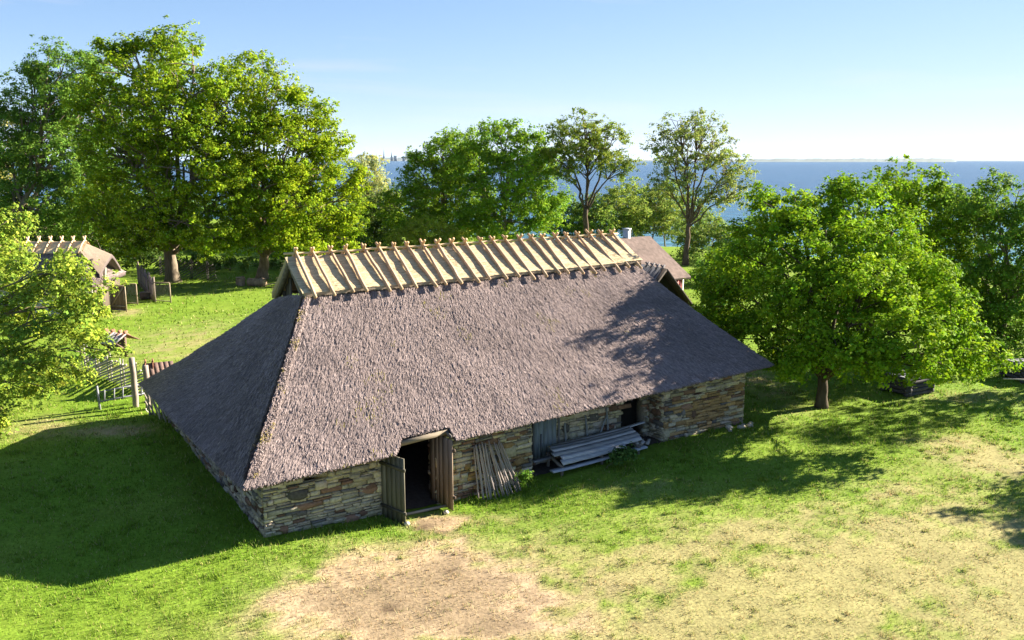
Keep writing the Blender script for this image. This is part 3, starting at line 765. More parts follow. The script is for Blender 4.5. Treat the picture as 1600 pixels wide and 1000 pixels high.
    gs_ = unit(R.normal(0, 1, (S_, 3))) * (R.random(S_) ** .38)[:, None]; gs_[:, 2] *= .66
    sub = so_[idx] + (R.random(N) * ns[idx]).astype(int)
    si = np.repeat(np.arange(n), ns)
    SC = K[si] + gs_ * cr[si][:, None]
    SC[:, 2] -= droop * np.sum(gs_[:, :2] ** 2, 1) * cr[si]
    loc_ = R.normal(0, 1, (N, 3)) * np.array([1, 1, .7]); sr_ = leaf * R.uniform(.9, 1.7, S_)
    P = SC[sub] + loc_ * (sr_[sub] * .62)[:, None]
    nb = unit(D[idx] * .5 + gs_[sub] * .7 + unit(loc_) * .7 + np.array([0, 0, .45]))
    shue = R.normal(0, 1, S_)
    base_c = np.array(col) * np.array([1.75, 1.52, 1.2])
    hue = R.normal(0, var, n)
    cc = base_c * (1 + .55 * hue[idx][:, None] * np.array([1.15, .7, .3])) * R.uniform(.75, 1.25, N)[:, None] * (1 + .16 * shue[sub])[:, None]
    cc[:, 0] *= R.uniform(.8, 1.2, N)
    fl = MB(); leaf_cloud(fl, P, np.full(N, leaf), np.clip(cc, .004, 1), nb)
    fl.build(crown, M['leaf'], root).location = (-bx, -by, -bz)
    R = keepR
    return root

# big maple at the left, its darker neighbour, and the second trunk to its right
tree('maple_tree', 'tall broad maple with a thick pale trunk, largest of the trees behind the lawn', 'tree', at(270, 441)[:2],
     [(215, 110, 70, 52, 0), (300, 130, 66, 52, -1), (170, 170, 56, 48, 1), (250, 190, 82, 50, -3), (345, 190, 60, 56, 0), (195, 245, 62, 42, -2), (315, 262, 78, 44, -3), (240, 310, 62, 38, -4), (350, 315, 56, 36, -2), (285, 352, 60, 28, -4), (170, 310, 42, 36, 0), (225, 360, 42, 26, -3), (262, 70, 40, 26, 1), (200, 385, 30, 18, -4), (330, 372, 46, 24, -5), (150, 350, 40, 30, -2)],
     74, .20, 230, 1.3, 1.15, (.119, .20, .010), .22, .62, .30, 1.0, seed=1, bark=(1.1, 1.1, 1.05))
tree('linden_tree', 'tall narrow light green tree with a straight grey trunk beside the cut logs', 'tree', at(409, 436)[:2],
     [(392, 130, 44, 44, 2), (430, 165, 50, 46, 0), (480, 200, 40, 52, 1), (445, 235, 60, 50, -2), (500, 270, 46, 44, 0), (400, 285, 48, 44, -3), (455, 315, 62, 44, -3), (525, 320, 38, 42, 0), (425, 352, 50, 30, -4), (490, 362, 40, 26, -2), (515, 215, 26, 22, 1), (365, 372, 34, 22, -5), (455, 378, 44, 22, -4), (540, 285, 26, 28, 0), (365, 230, 34, 60, 1), (545, 345, 26, 30, 1), (515, 240, 30, 30, 1), (500, 175, 18, 20, 1), (530, 375, 30, 22, -1)],
     76, .20, 210, 1.25, 1.1, (.128, .207, .008), .22, .52, .26, 1.0, seed=2, bark=(1.3, 1.25, 1.1))
tree('ash_tree', 'dark bluish green tall tree at the left edge, left of the big maple', 'tree', (-47, 80),
     [(95, 120, 50, 50, 0), (55, 165, 48, 52, 1), (130, 175, 44, 50, 2), (80, 235, 62, 50, -1), (25, 235, 36, 56, 1), (125, 270, 48, 46, 0), (60, 305, 56, 46, -1), (120, 335, 50, 36, 0), (15, 320, 28, 40, 2), (140, 125, 40, 40, 3), (165, 240, 40, 50, 4), (30, 190, 40, 40, 0)],
     82, .19, 230, 1.3, 1.2, (.075, .155, .025), .15, .5, .34, .8, seed=3)
tree('willow_tree', 'pale olive tree beyond the far left edge of the lawn', 'tree', (-72, 108),
     [(-5, 215, 30, 45, 0), (5, 285, 30, 46, -2), (-30, 300, 36, 50, 0), (20, 330, 24, 30, -2)],
     108, .30, 60, 1.2, .8, (.19, .21, .07), .15, .4, .3, .6, seed=4)
tree('spruce_thicket', 'dark undergrowth trees filling the gap between dark ash and big maple', 'tree', (-40, 84),
     [(60, 365, 55, 40, 0), (140, 375, 60, 42, 0), (205, 380, 50, 40, 2), (20, 370, 40, 40, 2)],
     86, .24, 70, 1.0, 1.0, (.045, .095, .02), .15, .3, .3, .5, seed=5)
# dark hedge behind the logs
for k, (px, py, rx, ry, Y_, c_) in enumerate(((300, 412, 40, 20, 84, (.05, .10, .02)), (360, 412, 42, 16, 82, (.055, .11, .02)), (445, 412, 44, 22, 84, (.05, .10, .02)), (520, 398, 46, 32, 88, (.06, .12, .02)), (225, 408, 30, 24, 82, (.045, .09, .02)))):
    P = atY(px, py + ry, Y_)
    tree('hedge_bush', ('dark bush right beside the big maple trunk', 'low dark bush behind the sawn stump and log', 'dark bush to the right of the straight grey trunk', 'bushy dark shrub under the right side of the light green tree', 'dark bush behind the board fence and mesh gates')[k], 'bush', (P[0], P[1]),
         [(px, py, rx, ry, 0), (px - rx * .5, py + 4, rx * .6, ry * .8, -1), (px + rx * .5, py + 4, rx * .6, ry * .8, -1)], Y_, .2, 55, .7, .9, c_, .18, .08, .25, .3, 'bushes along the lawn edge', 10 + k, trunkname='stem', crown='foliage')
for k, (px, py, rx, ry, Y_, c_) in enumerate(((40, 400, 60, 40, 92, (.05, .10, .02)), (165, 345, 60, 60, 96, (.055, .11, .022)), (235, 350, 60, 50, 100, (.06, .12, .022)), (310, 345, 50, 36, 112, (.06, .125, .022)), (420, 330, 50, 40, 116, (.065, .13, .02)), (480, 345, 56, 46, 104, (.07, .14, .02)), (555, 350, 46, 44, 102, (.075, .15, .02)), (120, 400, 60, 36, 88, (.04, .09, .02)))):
    P = atY(px, py + ry, Y_)
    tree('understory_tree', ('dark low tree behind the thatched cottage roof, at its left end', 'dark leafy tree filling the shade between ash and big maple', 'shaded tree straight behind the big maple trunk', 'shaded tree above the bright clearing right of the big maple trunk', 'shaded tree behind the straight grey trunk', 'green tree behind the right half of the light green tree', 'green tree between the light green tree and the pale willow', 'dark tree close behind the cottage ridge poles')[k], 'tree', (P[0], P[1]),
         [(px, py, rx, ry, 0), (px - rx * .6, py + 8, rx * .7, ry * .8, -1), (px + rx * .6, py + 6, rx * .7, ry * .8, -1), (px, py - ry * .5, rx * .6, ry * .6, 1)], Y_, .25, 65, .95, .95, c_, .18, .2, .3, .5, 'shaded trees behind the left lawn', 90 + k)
# middle distance
tree('willow_tree', 'pale silvery willow in the gap left of the distant city', 'tree', (-22, 112),
     [(575, 275, 30, 32, 0), (590, 315, 32, 34, -1), (560, 320, 30, 36, 1), (602, 350, 22, 24, 0)],
     112, .22, 150, 1.1, 1.1, (.20, .25, .11), .15, .3, .3, .6, seed=20)
tree('dark_tree', 'low dark tree between the pale willow and the rounded maple', 'tree', (-15, 100),
     [(605, 335, 36, 30, 0), (640, 325, 36, 36, 0), (575, 372, 36, 26, -2), (620, 372, 46, 28, -2)],
     100, .20, 110, 1.0, 1.0, (.06, .10, .024), .15, .3, .3, .5, seed=21)
tree('maple_tree', 'rounded maple standing left of the sea view, second crown right of the city gap', 'tree', (-7, 96),
     [(695, 245, 40, 40, 0), (660, 275, 34, 36, 1), (725, 265, 36, 36, 2), (690, 305, 52, 42, -1), (650, 330, 40, 36, 0), (730, 325, 40, 40, 0), (690, 355, 54, 28, -1), (665, 240, 26, 26, 1), (720, 225, 26, 28, 2), (615, 330, 26, 34, 1), (735, 290, 30, 34, 1)],
     94, .21, 190, 1.25, 1.05, (.115, .21, .015), .2, .4, .3, .8, seed=22)
tree('maple_tree', 'dense dark green maple whose trunk shows just above the new reed ridge', 'tree', (-1, 92),
     [(780, 225, 40, 34, 0), (820, 238, 32, 38, 1), (745, 250, 34, 38, 1), (800, 280, 56, 44, -2), (755, 305, 46, 42, -1), (830, 315, 36, 42, 0), (790, 345, 56, 32, -2), (850, 270, 20, 34, 2), (740, 350, 36, 26, 0), (845, 235, 22, 28, 1), (850, 340, 30, 30, 1), (770, 205, 24, 16, 1), (862, 300, 22, 30, 2)],
     90, .21, 190, 1.25, 1.05, (.105, .205, .016), .2, .38, .3, .9, seed=23)
tree('maple_tree', 'open crowned tree with a dark forked trunk beside the little chimney', 'tree', (7.7, 89),
     [(915, 205, 46, 30, 0), (880, 225, 32, 32, 0), (955, 225, 36, 30, 1), (920, 245, 44, 26, -1), (965, 258, 30, 22, 0), (880, 265, 24, 20, 0)],
     89, .18, 95, .85, .9, (.12, .18, .03), .2, .36, .5, 1.2, seed=24, hollow=.35, bark=(.55, .5, .45))
tree('ash_tree', 'airy sparse tree with bare brown limbs against the sea', 'tree', (17.6, 86),
     [(1060, 205, 44, 30, 0), (1095, 200, 40, 26, 1), (1035, 240, 30, 30, 0), (1110, 235, 40, 30, 0), (1075, 262, 44, 30, 0), (1145, 260, 34, 28, 1), (1040, 290, 28, 22, -1), (1120, 300, 48, 24, 0), (1155, 300, 28, 22, 0)],
     86, .18, 55, .8, .85, (.155, .215, .06), .2, .30, .42, 1.0, seed=25, hollow=.3, bark=(.75, .65, .58))
tree('yellow_bush', 'bright yellow green bush rising over the reed ridge', 'bush', (-7, 84),
     [(668, 366, 36, 24, 0), (635, 378, 32, 20, 0), (708, 376, 36, 22, 1), (620, 392, 20, 12, 0)],
     83, .16, 110, .7, 1.3, (.19, .25, .03), .15, .08, .3, .4, seed=26, trunkname='stem', crown='foliage', droop=.2)
for k, (px, py, rx, ry, Y_, c_) in enumerate(((960, 330, 40, 34, 104, (.145, .185, .035)), (1020, 335, 36, 32, 106, (.155, .19, .045)), (880, 340, 36, 30, 104, (.10, .15, .03)), (1108, 385, 44, 40, 90, (.13, .175, .04)), (1085, 345, 22, 26, 97, (.14, .18, .05)), (535, 378, 30, 22, 96, (.09, .16, .02)), (560, 392, 40, 16, 92, (.07, .13, .02)), (1140, 415, 40, 30, 78, (.08, .14, .02)), (1100, 445, 30, 30, 72, (.06, .12, .02)), (985, 318, 36, 34, 112, (.16, .205, .035)), (925, 345, 30, 26, 101, (.13, .19, .035)), (1040, 318, 32, 32, 110, (.15, .20, .04)), (1180, 395, 26, 26, 84, (.07, .14, .02)), (1115, 500, 34, 26, 52, (.055, .115, .02)))):
    P = atY(px, py + ry, Y_)
    tree('shore_bush', ('sunny olive bush between the forked tree and the sparse tree', 'yellowish bush just left of the sparse tree trunk', 'bush behind the forked trunk, left of the chimney', 'light green bush right of the sparse tree trunk', 'thin pale bush close behind the sparse tree trunk', 'green bush at the left end of the reed ridge, farther one', 'low bush over the left end of the reed ridge', 'green bush between the sparse tree and the big right maple', 'dark bush right of the red shed corner', 'tall sunny bush half way between forked tree and sparse tree, the farther one', 'bright bush right beside the forked trunk', 'tall bush behind the left limbs of the sparse tree', 'dark bush by the water, left of the big right maple', 'dark bush close behind the right end slope of the barn roof')[k], 'bush', (P[0], P[1]),
         [(px, py, rx, ry, 0), (px - rx * .7, py + 6, rx * .75, ry * .9, 1), (px + rx * .7, py + 6, rx * .75, ry * .9, -1), (px + rx * .2, py - ry * .5, rx * .5, ry * .7, 1)], Y_, .21, 62, .85, 1.15, (c_[0] * .84, c_[1] * 1.02, c_[2]), .22, .12, .35, .8, 'bushes along the shore', 40 + k, trunkname='stem', crown='foliage', hollow=.35)
# right side
tree('maple_tree', 'big sunlit maple beside the barn corner with a dark leaning trunk', 'tree', at(1283, 636)[:2],
     [(1245, 330, 70, 40, 3.2), (1330, 320, 60, 40, 3.6), (1195, 385, 60, 44, 3), (1290, 385, 84, 50, .6), (1385, 385, 70, 50, 2), (1160, 455, 62, 42, 2.2), (1250, 460, 80, 52, -1), (1350, 460, 84, 54, -2), (1440, 440, 60, 52, 0), (1195, 515, 52, 34, 1), (1300, 525, 80, 40, -3.2), (1400, 525, 80, 44, -4.6), (1480, 500, 56, 50, -3.6), (1515, 550, 46, 34, -4.5), (1440, 565, 56, 26, -5.6), (1265, 565, 42, 26, -3), (1350, 570, 50, 24, -5), (1215, 550, 46, 26, 0), (1420, 470, 50, 40, 1), (1128, 470, 34, 34, 3.5), (1205, 318, 32, 18, 4.5), (1150, 505, 46, 32, 2.5), (1230, 540, 44, 26, 1), (1125, 425, 30, 30, 4), (1340, 490, 70, 50, 4), (1410, 450, 60, 50, 4.5), (1290, 450, 60, 50, 4.5), (1250, 520, 46, 34, 3)],
     36, .135, 260, .82, .95, (.106, .205, .010), .26, .26, .30, .7, seed=60, hollow=.45, bark=(.5, .47, .42))
tree('maple_tree', 'tall maple close behind the big right maple, its top against the sea', 'tree', (23.0, 47.5),
     [(1420, 300, 56, 38, 0), (1470, 330, 56, 44, 1), (1380, 330, 52, 40, 1), (1440, 370, 70, 48, 0), (1500, 390, 50, 50, 1), (1470, 450, 60, 60, 0), (1400, 285, 30, 20, 0)],
     47, .17, 180, .95, .95, (.108, .20, .011), .2, .24, .3, .6, seed=61)
tree('dark_tree', 'dark green tree at the right edge of the view', 'tree', (26.8, 45.5),
     [(1540, 310, 50, 40, 0), (1590, 320, 46, 44, 0), (1555, 375, 62, 52, -1), (1620, 390, 50, 60, 0), (1530, 440, 52, 52, 0), (1585, 460, 60, 56, -1), (1550, 515, 52, 40, 0), (1610, 520, 50, 44, 0), (1575, 545, 56, 30, -2), (1525, 535, 44, 30, 1), (1600, 400, 50, 60, -1), (1500, 330, 34, 36, 3)],
     45.5, .15, 210, .95, 1.0, (.082, .165, .020), .2, .26, .28, .8, seed=62)
tree('shore_tree', 'dark small tree behind the big maple and the barn roof', 'tree', (13.5, 60),
     [(1150, 400, 30, 40, 0), (1175, 360, 26, 30, 0), (1120, 445, 32, 34, -1), (1170, 430, 40, 36, 0)],
     58, .18, 80, .7, 1.0, (.055, .12, .02), .2, .16, .3, .7, seed=63)
# near left maple
tree('maple_tree', 'bright near maple reaching in from the left edge in front of the thatched cottage', 'tree', (-26.5, 33.5),
     [(0, 425, 50, 50, 0), (-40, 380, 66, 60, 2), (95, 445, 42, 38, -1), (60, 490, 70, 52, -1), (-30, 500, 80, 70, 0), (125, 500, 44, 42, -1), (110, 555, 56, 44, -2), (40, 570, 62, 46, -2), (-30, 600, 60, 50, -1), (55, 605, 38, 28, -2), (-15, 650, 36, 34, -3), (108, 405, 18, 30, -1), (135, 448, 30, 30, -1), (140, 530, 26, 30, -1), (8, 352, 26, 26, 1)],
     33, .125, 200, .66, .72, (.145, .225, .035), .22, .3, .35, .8, seed=70, hollow=.45)
# beyond the right edge of the view: the trees whose shade falls on the lawn
tree('maple_tree', 'small maple just outside the right edge, known by its shadow on the lawn', 'tree', (24.5, 28.6), [(1970, 600, 150, 110, 0), (2070, 640, 130, 100, 0), (1940, 690, 120, 70, 0)], 28.6, .17, 90, .6, .85, seed=80, trunk=.2)
tree('maple_tree', 'maple beyond the right edge that shades the grass by the log cribs', 'tree', (28.5, 40.5), [(1760, 380, 90, 60, 0), (1720, 450, 60, 50, 0), (1830, 440, 80, 60, 0)], 40.5, .18, 80, .8, .6, seed=83, trunk=.24)

# ------------------------------------------------------------------ things about the yard
def pole(name, label, cat, a, b, r0, r1, col, group=None, material='pole', n=6):
    a = np.array(a, float); b = np.array(b, float)
    m = MB(); k = np.linspace(0, 1, 8)[:, None]; L_ = np.linalg.norm(b - a)
    p = (b - a) * k + R.normal(0, .006 * L_ ** .5, (8, 3)); m.tube(p, r0 + (r1 - r0) * k[:, 0] + R.normal(0, .002, 8), n, col)
    o = m.build(name, M[material], smooth=True); o.location = a
    return tag(o, label, cat, group)
ORD = ('first', 'second', 'third', 'fourth', 'fifth', 'sixth', 'seventh', 'eighth', 'ninth', 'tenth', 'eleventh', 'twelfth', 'thirteenth', 'fourteenth', 'fifteenth', 'sixteenth', 'seventeenth', 'eighteenth', 'nineteenth', 'twentieth')
NP = 18
for i in range(NP):
    f = i / (NP - 1)
    sb_ = 6.86 + 1.50 * f ** 1.1 + R.normal(0, .025); tb_b = -.34 - .10 * R.random() - .26 * math.sin(f * 2.6); st_ = 6.82 + 1.0 * f + R.normal(0, .025)
    a = from_b(sb_, tb_b); a[2] = gz(a[0], a[1]) - .02
    b = from_b(st_, -.12 - .06 * R.random(), 1.42 + R.normal(0, .05) + .05 * math.sin(i * 2.1))
    pole('leaning_pole', 'thin bare pole leaning on the barn wall, %s from the door in its row' % ORD[i], 'pole', a, b, .031, .024, np.array([.32, .265, .24]) * R.uniform(.75, 1.25), 'poles leaning on the barn wall')
# sticks in the recess
for k, (s0, t0, z0, s1, t1, z1, lb) in enumerate(((11.1, .55, .0, 11.08, .72, 1.25, 'short grey post standing next to the plank door in the recess'), (12.08, .55, .0, 12.03, .72, 1.35, 'grey post standing in the middle of the recess wall'), (12.2, .5, .0, 13.0, .7, 1.2, 'slanting grey stick leaning across the recess wall'), (13.05, .55, .0, 13.0, .72, 1.5, 'grey post nearest the dark niche in the recess'))):
    a = from_b(s0, t0); a[2] = gz(a[0], a[1]) + z0; b = from_b(s1, t1, z1)
    pole('wooden_post', lb, 'post', a, b, .045, .04, (.20, .215, .235))
# stack of old planks lying in front of the recess
def plank(label, s0, t0, z0, s1, t1, z1, wd, th, tilt, col, grp='old planks piled before the recess'):
    a = from_b(s0, t0, z0); b = from_b(s1, t1, z1); m = MB()
    d = unit(b - a); sd = unit(np.cross([0, 0, 1.], d)); up = np.cross(d, sd)
    sd2 = sd * math.cos(tilt) + up * math.sin(tilt); up2 = np.cross(d, sd2)
    n = 12; L_ = np.linalg.norm(b - a); x = np.linspace(-L_ / 2, L_ / 2, n); bow = -.03 * (1 - (2 * x / L_) ** 2) + R.normal(0, .004, n)
    wv = wd / 2 + R.normal(0, .004, n)
    prof = []
    for sgn_w, sgn_t in ((-1, -1), (1, -1), (1, 1), (-1, 1)): prof.append(d * x[:, None] + sd2 * (sgn_w * wv)[:, None] + up2 * (bow + sgn_t * th / 2)[:, None])
    P = np.stack(prof + [prof[0]]); m.grid(P, np.array(col) * R.uniform(.65, 1.3))
    for e in (0, n - 1): m.add(np.stack([q[e] for q in prof]), [[0, 1, 2, 3]], None, np.array(col) * .8)
    o = m.build('plank', M['plank']); o.location = (a + b) / 2
    return tag(o, label, 'plank', grp)
G1 = (.30, .305, .315)
top = ((.46, .62, -.10, 'back plank of the grey board pile, highest on the recess side'), (.26, .66, .08, 'second plank from the back of the grey board pile'), (.06, .63, .22, 'third plank from the back of the grey board pile, lying in the middle'), (-.13, .56, .36, 'fourth plank from the back of the grey board pile'), (-.31, .46, .52, 'fifth plank of the grey board pile, sloping to the lawn'), (-.46, .35, .65, 'front plank of the grey board pile, lowest of the sloping ones'))
for k, (t, z, tl, lb) in enumerate(top):
    sh = (14.55 if k == 0 else 13.9 - .03 * k + R.normal(0, .06)) - (.9 if k == 5 else 0)
    plank(lb, 10.0 + R.normal(0, .07), t - .12, z, sh, t - .05, z + (.14 if k == 0 else .04), .205, .035, tl, G1)
plank('long low plank lying on the ground before the board pile', 9.62, -.55, .10, 13.95, -.42, .16, .22, .05, .1, (.30, .32, .35))
plank('loose plank lying under the left end of the board pile', 9.35, .2, .28, 11.2, .35, .34, .18, .05, 0, (.20, .20, .21))
for k, s in enumerate((10.15, 11.9, 13.6)):
    a = from_b(s, -.5); z = gz(a[0], a[1]); m = MB()
    for t_, h_ in ((-.42, .26), (.40, .56)):
        p = from_b(s, t_); m.beam((p[0], p[1], z - .1), (p[0], p[1], z + h_), .1, .1, (1, 0, 0), (.17, .15, .135))
    p, q = from_b(s, -.5, z + .25), from_b(s, .48, z + .53); m.beam(p, q, .09, .09, (0, 0, 1), (.17, .15, .135))
    tag(m.build('trestle', M['wood']), ('left', 'middle', 'right')[k] + ' wooden trestle holding up the old board pile', 'trestle', 'trestles under the board pile')
for k in range(5):
    a = from_b(13.1 + R.uniform(0, .9), -.38 + R.normal(0, .05), .24 + k * .02); b = a + np.array([R.uniform(-.2, .2), R.uniform(.3, .5), .02])
    m = MB(); m.beam(a, b, .12, .05, (0, 0, 1), (.33, .32, .30)); tag(m.build('board_offcut', M['plank']), 'short broken board offcut at the right front end of the board pile', 'board', 'broken offcuts on the board pile')
tree('weed_clump', 'leafy green weed growing in front of the board pile', 'plant', from_b(11.75, -.85)[:2], [(965, 722, 18, 13, 0), (978, 712, 12, 12, 0)], 28.4, .11, 60, .2, 1.2, (.05, .11, .03), .15, .015, .3, .6, seed=81, trunkname='stem', crown='foliage')
tree('weed_clump', 'small green weed at the right end of the stone wall left of the recess', 'plant', from_b(8.75, -.42)[:2], [(818, 745, 9, 9, 0)], 26.6, .09, 40, .15, 1.2, (.07, .15, .02), .15, .012, .3, .6, seed=82, trunkname='stem', crown='foliage')

# slanting pole fences
def pole_fence(label, a, b, h, rise, n, col, r=.035, posts=4, ends=None):
    a = np.array([a[0], a[1], gz(a[0], a[1])]); b = np.array([b[0], b[1], gz(b[0], b[1])])
    d = unit(b - a); L_ = np.linalg.norm(b - a); nr = np.array([-d[1], d[0], 0])
    root = thing('pole_fence', label, 'fence', a)
    m = MB()
    run = h * rise
    for k in range(n):
        x0 = -run + (L_ + run) * (k + .5) / n + R.normal(0, .04); x1 = x0 + run
        z0, z1 = 0.02, h + R.normal(0, .06)
        if x0 < 0: z0 = -x0 / run * h; x0 = 0
        if x1 > L_: z1 = h - (x1 - L_) / run * h; x1 = L_
        # poles rise toward the start of the fence
        p = d * (L_ - x0) + np.array([0, 0, max(z0, .03)]) + nr * R.normal(0, .015); q = d * (L_ - x1) + np.array([0, 0, z1]) + nr * R.normal(0, .015)
        kk = np.linspace(0, 1, 4)[:, None]; m.tube(p + (q - p) * kk + R.normal(0, .01, (4, 3)), r * R.uniform(.7, 1.15), 5, np.array(col) * R.uniform(.7, 1.25))
    m.build('slanting_poles', M['pole'], root, True)
    for k in range(posts):
        x = L_ * (k + .5) / posts
        for sd in (-1, 1):
            p = MB(); kk = np.linspace(0, 1, 4)[:, None]; c = d * x + nr * sd * .07
            p.tube(c + np.array([0, 0, -.2]) + kk * np.array([0, 0, h + .45]) + R.normal(0, .01, (4, 3)), .035, 5, np.array(col) * R.uniform(.7, 1.2)); p.build('stake', M['pole'], root, True)
    return root
pole_fence('grey slanting pole fence running from the gate post back under the near maple', at(224, 618)[:2], at(128, 577)[:2], 1.15, 2.8, 27, (.36, .33, .30), .052, 5)
pole_fence('pale short pole fence joining the gate post to the barn corner', (-15.5, 34.7), from_b(-.15, 12.6)[:2], 1.05, 1.2, 9, (.40, .35, .29), .03, 2)
pole_fence('dark slanting pole fence behind the thick maple trunk', at(338, 440)[:2], (-33.5, 79), 1.5, 2.2, 22, (.085, .075, .07), .05, 4)
for (px, py, tx, ty, Y_, lb) in ((213, 636, 207, 567, 35.5, 'tall weathered gate post at the end of the slanting pole fence'), (233, 640, 226, 581, 35.0, 'shorter gate post right beside the barn eave')):
    a = at(px, py); h = 10.5 - (ty - 250) / 1353 * Y_
    pole('gate_post', lb, 'post', (a[0], a[1], gz(a[0], a[1]) - .2), (a[0] - .03, a[1], h), .13, .12, (.25, .21, .175), None, 'pole', 9)
# ladder-like barrier on legs
def barrier():
    a = at(158, 640); b = at(232, 628); a[2] = gz(a[0], a[1]); b[2] = gz(b[0], b[1])
    root = thing('ladder_barrier', 'grey ladder-like rail barrier on legs beside the gate post', 'barrier', a)
    d = b - a; c = (.21, .215, .25)
    r_ = MB()
    for z in (.35, .78):
        q = MB(); q.tube(np.stack([np.array([0, 0, z]), d * .5 + np.array([0, 0, z + .05]), d + np.array([0, 0, z + .08])]), .035, 6, c); q.build('rail', M['pole'], root, True)
    for f in (.08, .28, .46, .66, .86):
        q = MB(); q.beam(d * f + np.array([0, 0, .33]), d * f + np.array([.05, 0, .84]), .04, .05, (1, 0, 0), c); q.build('rung', M['pole'], root)
    for f, l in ((-.02, 0), (1.0, .0)):
        q = MB(); q.beam(d * f + np.array([0, 0, -.05]), d * f + np.array([-.1, .1, 1.02]), .07, .07, (1, 0, 0), c); q.build('leg', M['pole'], root)
barrier()
# roofed yard shelters with crossed ridge boards
def shelter(label, px, py, w, dp, h, rz, roofc, rx_=(-.42, -.12, .2, .44)):
    p = at(px, py); root = thing('roofed_stand', label, 'stand', (p[0], p[1], gz(p[0], p[1])), rz)
    for sx in (-1, 1):
        q = MB(); q.beam((sx * w * .4, 0, -.2), (sx * w * .4, 0, h), .13, .13, (1, 0, 0), (.13, .09, .07)); q.build('post', M['wood'], root)
        q = MB(); q.beam((sx * w * .4, -dp * .42, h - .28), (sx * w * .4, 0, h - .75), .08, .08, (1, 0, 0), (.13, .09, .07)); q.build('brace', M['wood'], root)
    q = MB(); q.box((0, .0, h - .55), (w * .8, .06, .7), None, (.10, .085, .075)); q.build('panel', M['wood'], root)
    for sd in (-1, 1):
        m = MB(); n = 6
        for k in range(n):
            x = -w / 2 + w * (k + .5) / n
            m.beam((x, sd * dp * .56, h - .32), (x, 0, h + .12), w / n - .012, .04, (0, 0, 1), np.array(roofc[sd > 0]) * R.uniform(.8, 1.2))
        m.build('roof_boards', M['wood'], root)
    for x in rx_:
        for sd in (-1, 1):
            q = MB(); q.beam((x * w, sd * .34, h - .10), (x * w + .05, -sd * .12, h + .28), .14, .05, (1, 0, 0), np.array([.24, .115, .075]) * R.uniform(.8, 1.2)); q.build('ridge_board', M['wood'], root)
shelter('small roofed stand with crossed rust brown ridge boards beside the near maple', 183, 556, 1.7, 1.5, 1.15, math.radians(-25), ((.26, .25, .25), (.2, .12, .09)))
shelter('small brown roofed stand half hidden by the barn roof, behind the gate posts', 250, 610, 1.3, 1.5, 1.2, math.radians(28), ((.135, .09, .075), (.13, .09, .075)), (-.44, -.2))

# log cribs under the right maple
def crib(label, px, py, wx, wy, h, rz):
    p = at(px, py); root = thing('log_crib', label, 'crib', (p[0], p[1], gz(p[0], p[1])), rz)
    n = 4; r = h / n / 2
    for k in range(n):
        for sd in (-1, 1):
            z = r + k * 2 * r
            for ax in (0, 1):
                m = MB(); zz = z + (r * .8 if ax else 0)
                if ax == 0: a, b = (-wx / 2 - .15, sd * wy / 2, zz), (wx / 2 + .15, sd * wy / 2, zz)
                else: a, b = (sd * wx / 2, -wy / 2 - .15, zz), (sd * wx / 2, wy / 2 + .15, zz)
                kk = np.linspace(0, 1, 5)[:, None]; m.tube(np.array(a) + (np.array(b) - np.array(a)) * kk + R.normal(0, .008, (5, 3)), r * 1.02, 8, np.array([.07, .065, .068]) * R.uniform(.7, 1.35))
                m.build('log', M['wood'], root, True)
    m = MB()
    for k in range(6): m.box((-wx / 2 + wx * (k + .5) / 6, 0, h + r * .9), (wx / 6 - .012, wy + .1, .045), None, np.array([.12, .125, .14]) * R.uniform(.75, 1.2))
    m.build('lid', M['wood'], root)
    q = MB(); q.beam((-wx / 2, 0, h + r * 1.2), (wx / 2, 0, h + r * 1.2), .08, .06, (0, 0, 1), (.10, .10, .11)); q.build('lid_batten', M['wood'], root)
crib('dark log crib with plank lid under the big right maple', 1417, 612, 1.55, 1.25, .72, math.radians(28))
crib('dark log crib partly cut off at the right edge of the view', 1605, 592, 1.6, 1.3, .75, math.radians(12))
m = MB(); p = at(1592, 604); m.tube(np.array([[-.9, .0, .45], [0, -.06, .42], [1.0, 0, .36]]), .035, 6, (.45, .40, .34)); o = m.build('loose_rail', M['pole'], smooth=True); o.location = (p[0], p[1] - .2, gz(p[0], p[1])); tag(o, 'pale loose rail lying along the front of the right edge crib', 'rail')

# stump and log on the far lawn
def log_piece(name, label, cat, p, r, L_, ax, rz):
    root = thing(name, label, cat, (p[0], p[1], gz(p[0], p[1])), rz)
    d = np.array([1., 0, 0]) if ax else np.array([0, 0, 1.]); st = np.array([-L_ / 2, 0, r * .9]) if ax else np.array([0, 0, -.05])
    k = np.linspace(0, 1, 7)[:, None]
    m = MB(); m.tube(st + d * L_ * k + R.normal(0, .02, (7, 3)), r * (1 + R.normal(0, .05, 7)), 12, np.array([1.5, 1.4, 1.25]), False); m.build('bark', M['bark'], root, True)
    for e in (0, 1):
        m = MB(); m.tube(np.stack([st + d * (L_ * e - .01), st + d * (L_ * e + .012)]), r * .96, 12, (.34, .24, .15)); m.build('cut_face', M['pole'], root)
log_piece('tree_stump', 'upright sawn stump on the far lawn, left of the lying log', 'stump', at(376, 446), .40, .75, False, 0)
log_piece('cut_log', 'thick sawn log lying beside the upright stump', 'log', at(402, 447), .36, 1.5, True, math.radians(-18))
pole('fallen_branch', 'thin pale branch sticking out right of the lying log', 'branch', at(412, 446, .1), at(432, 442, .25), .05, .03, (.4, .33, .2))

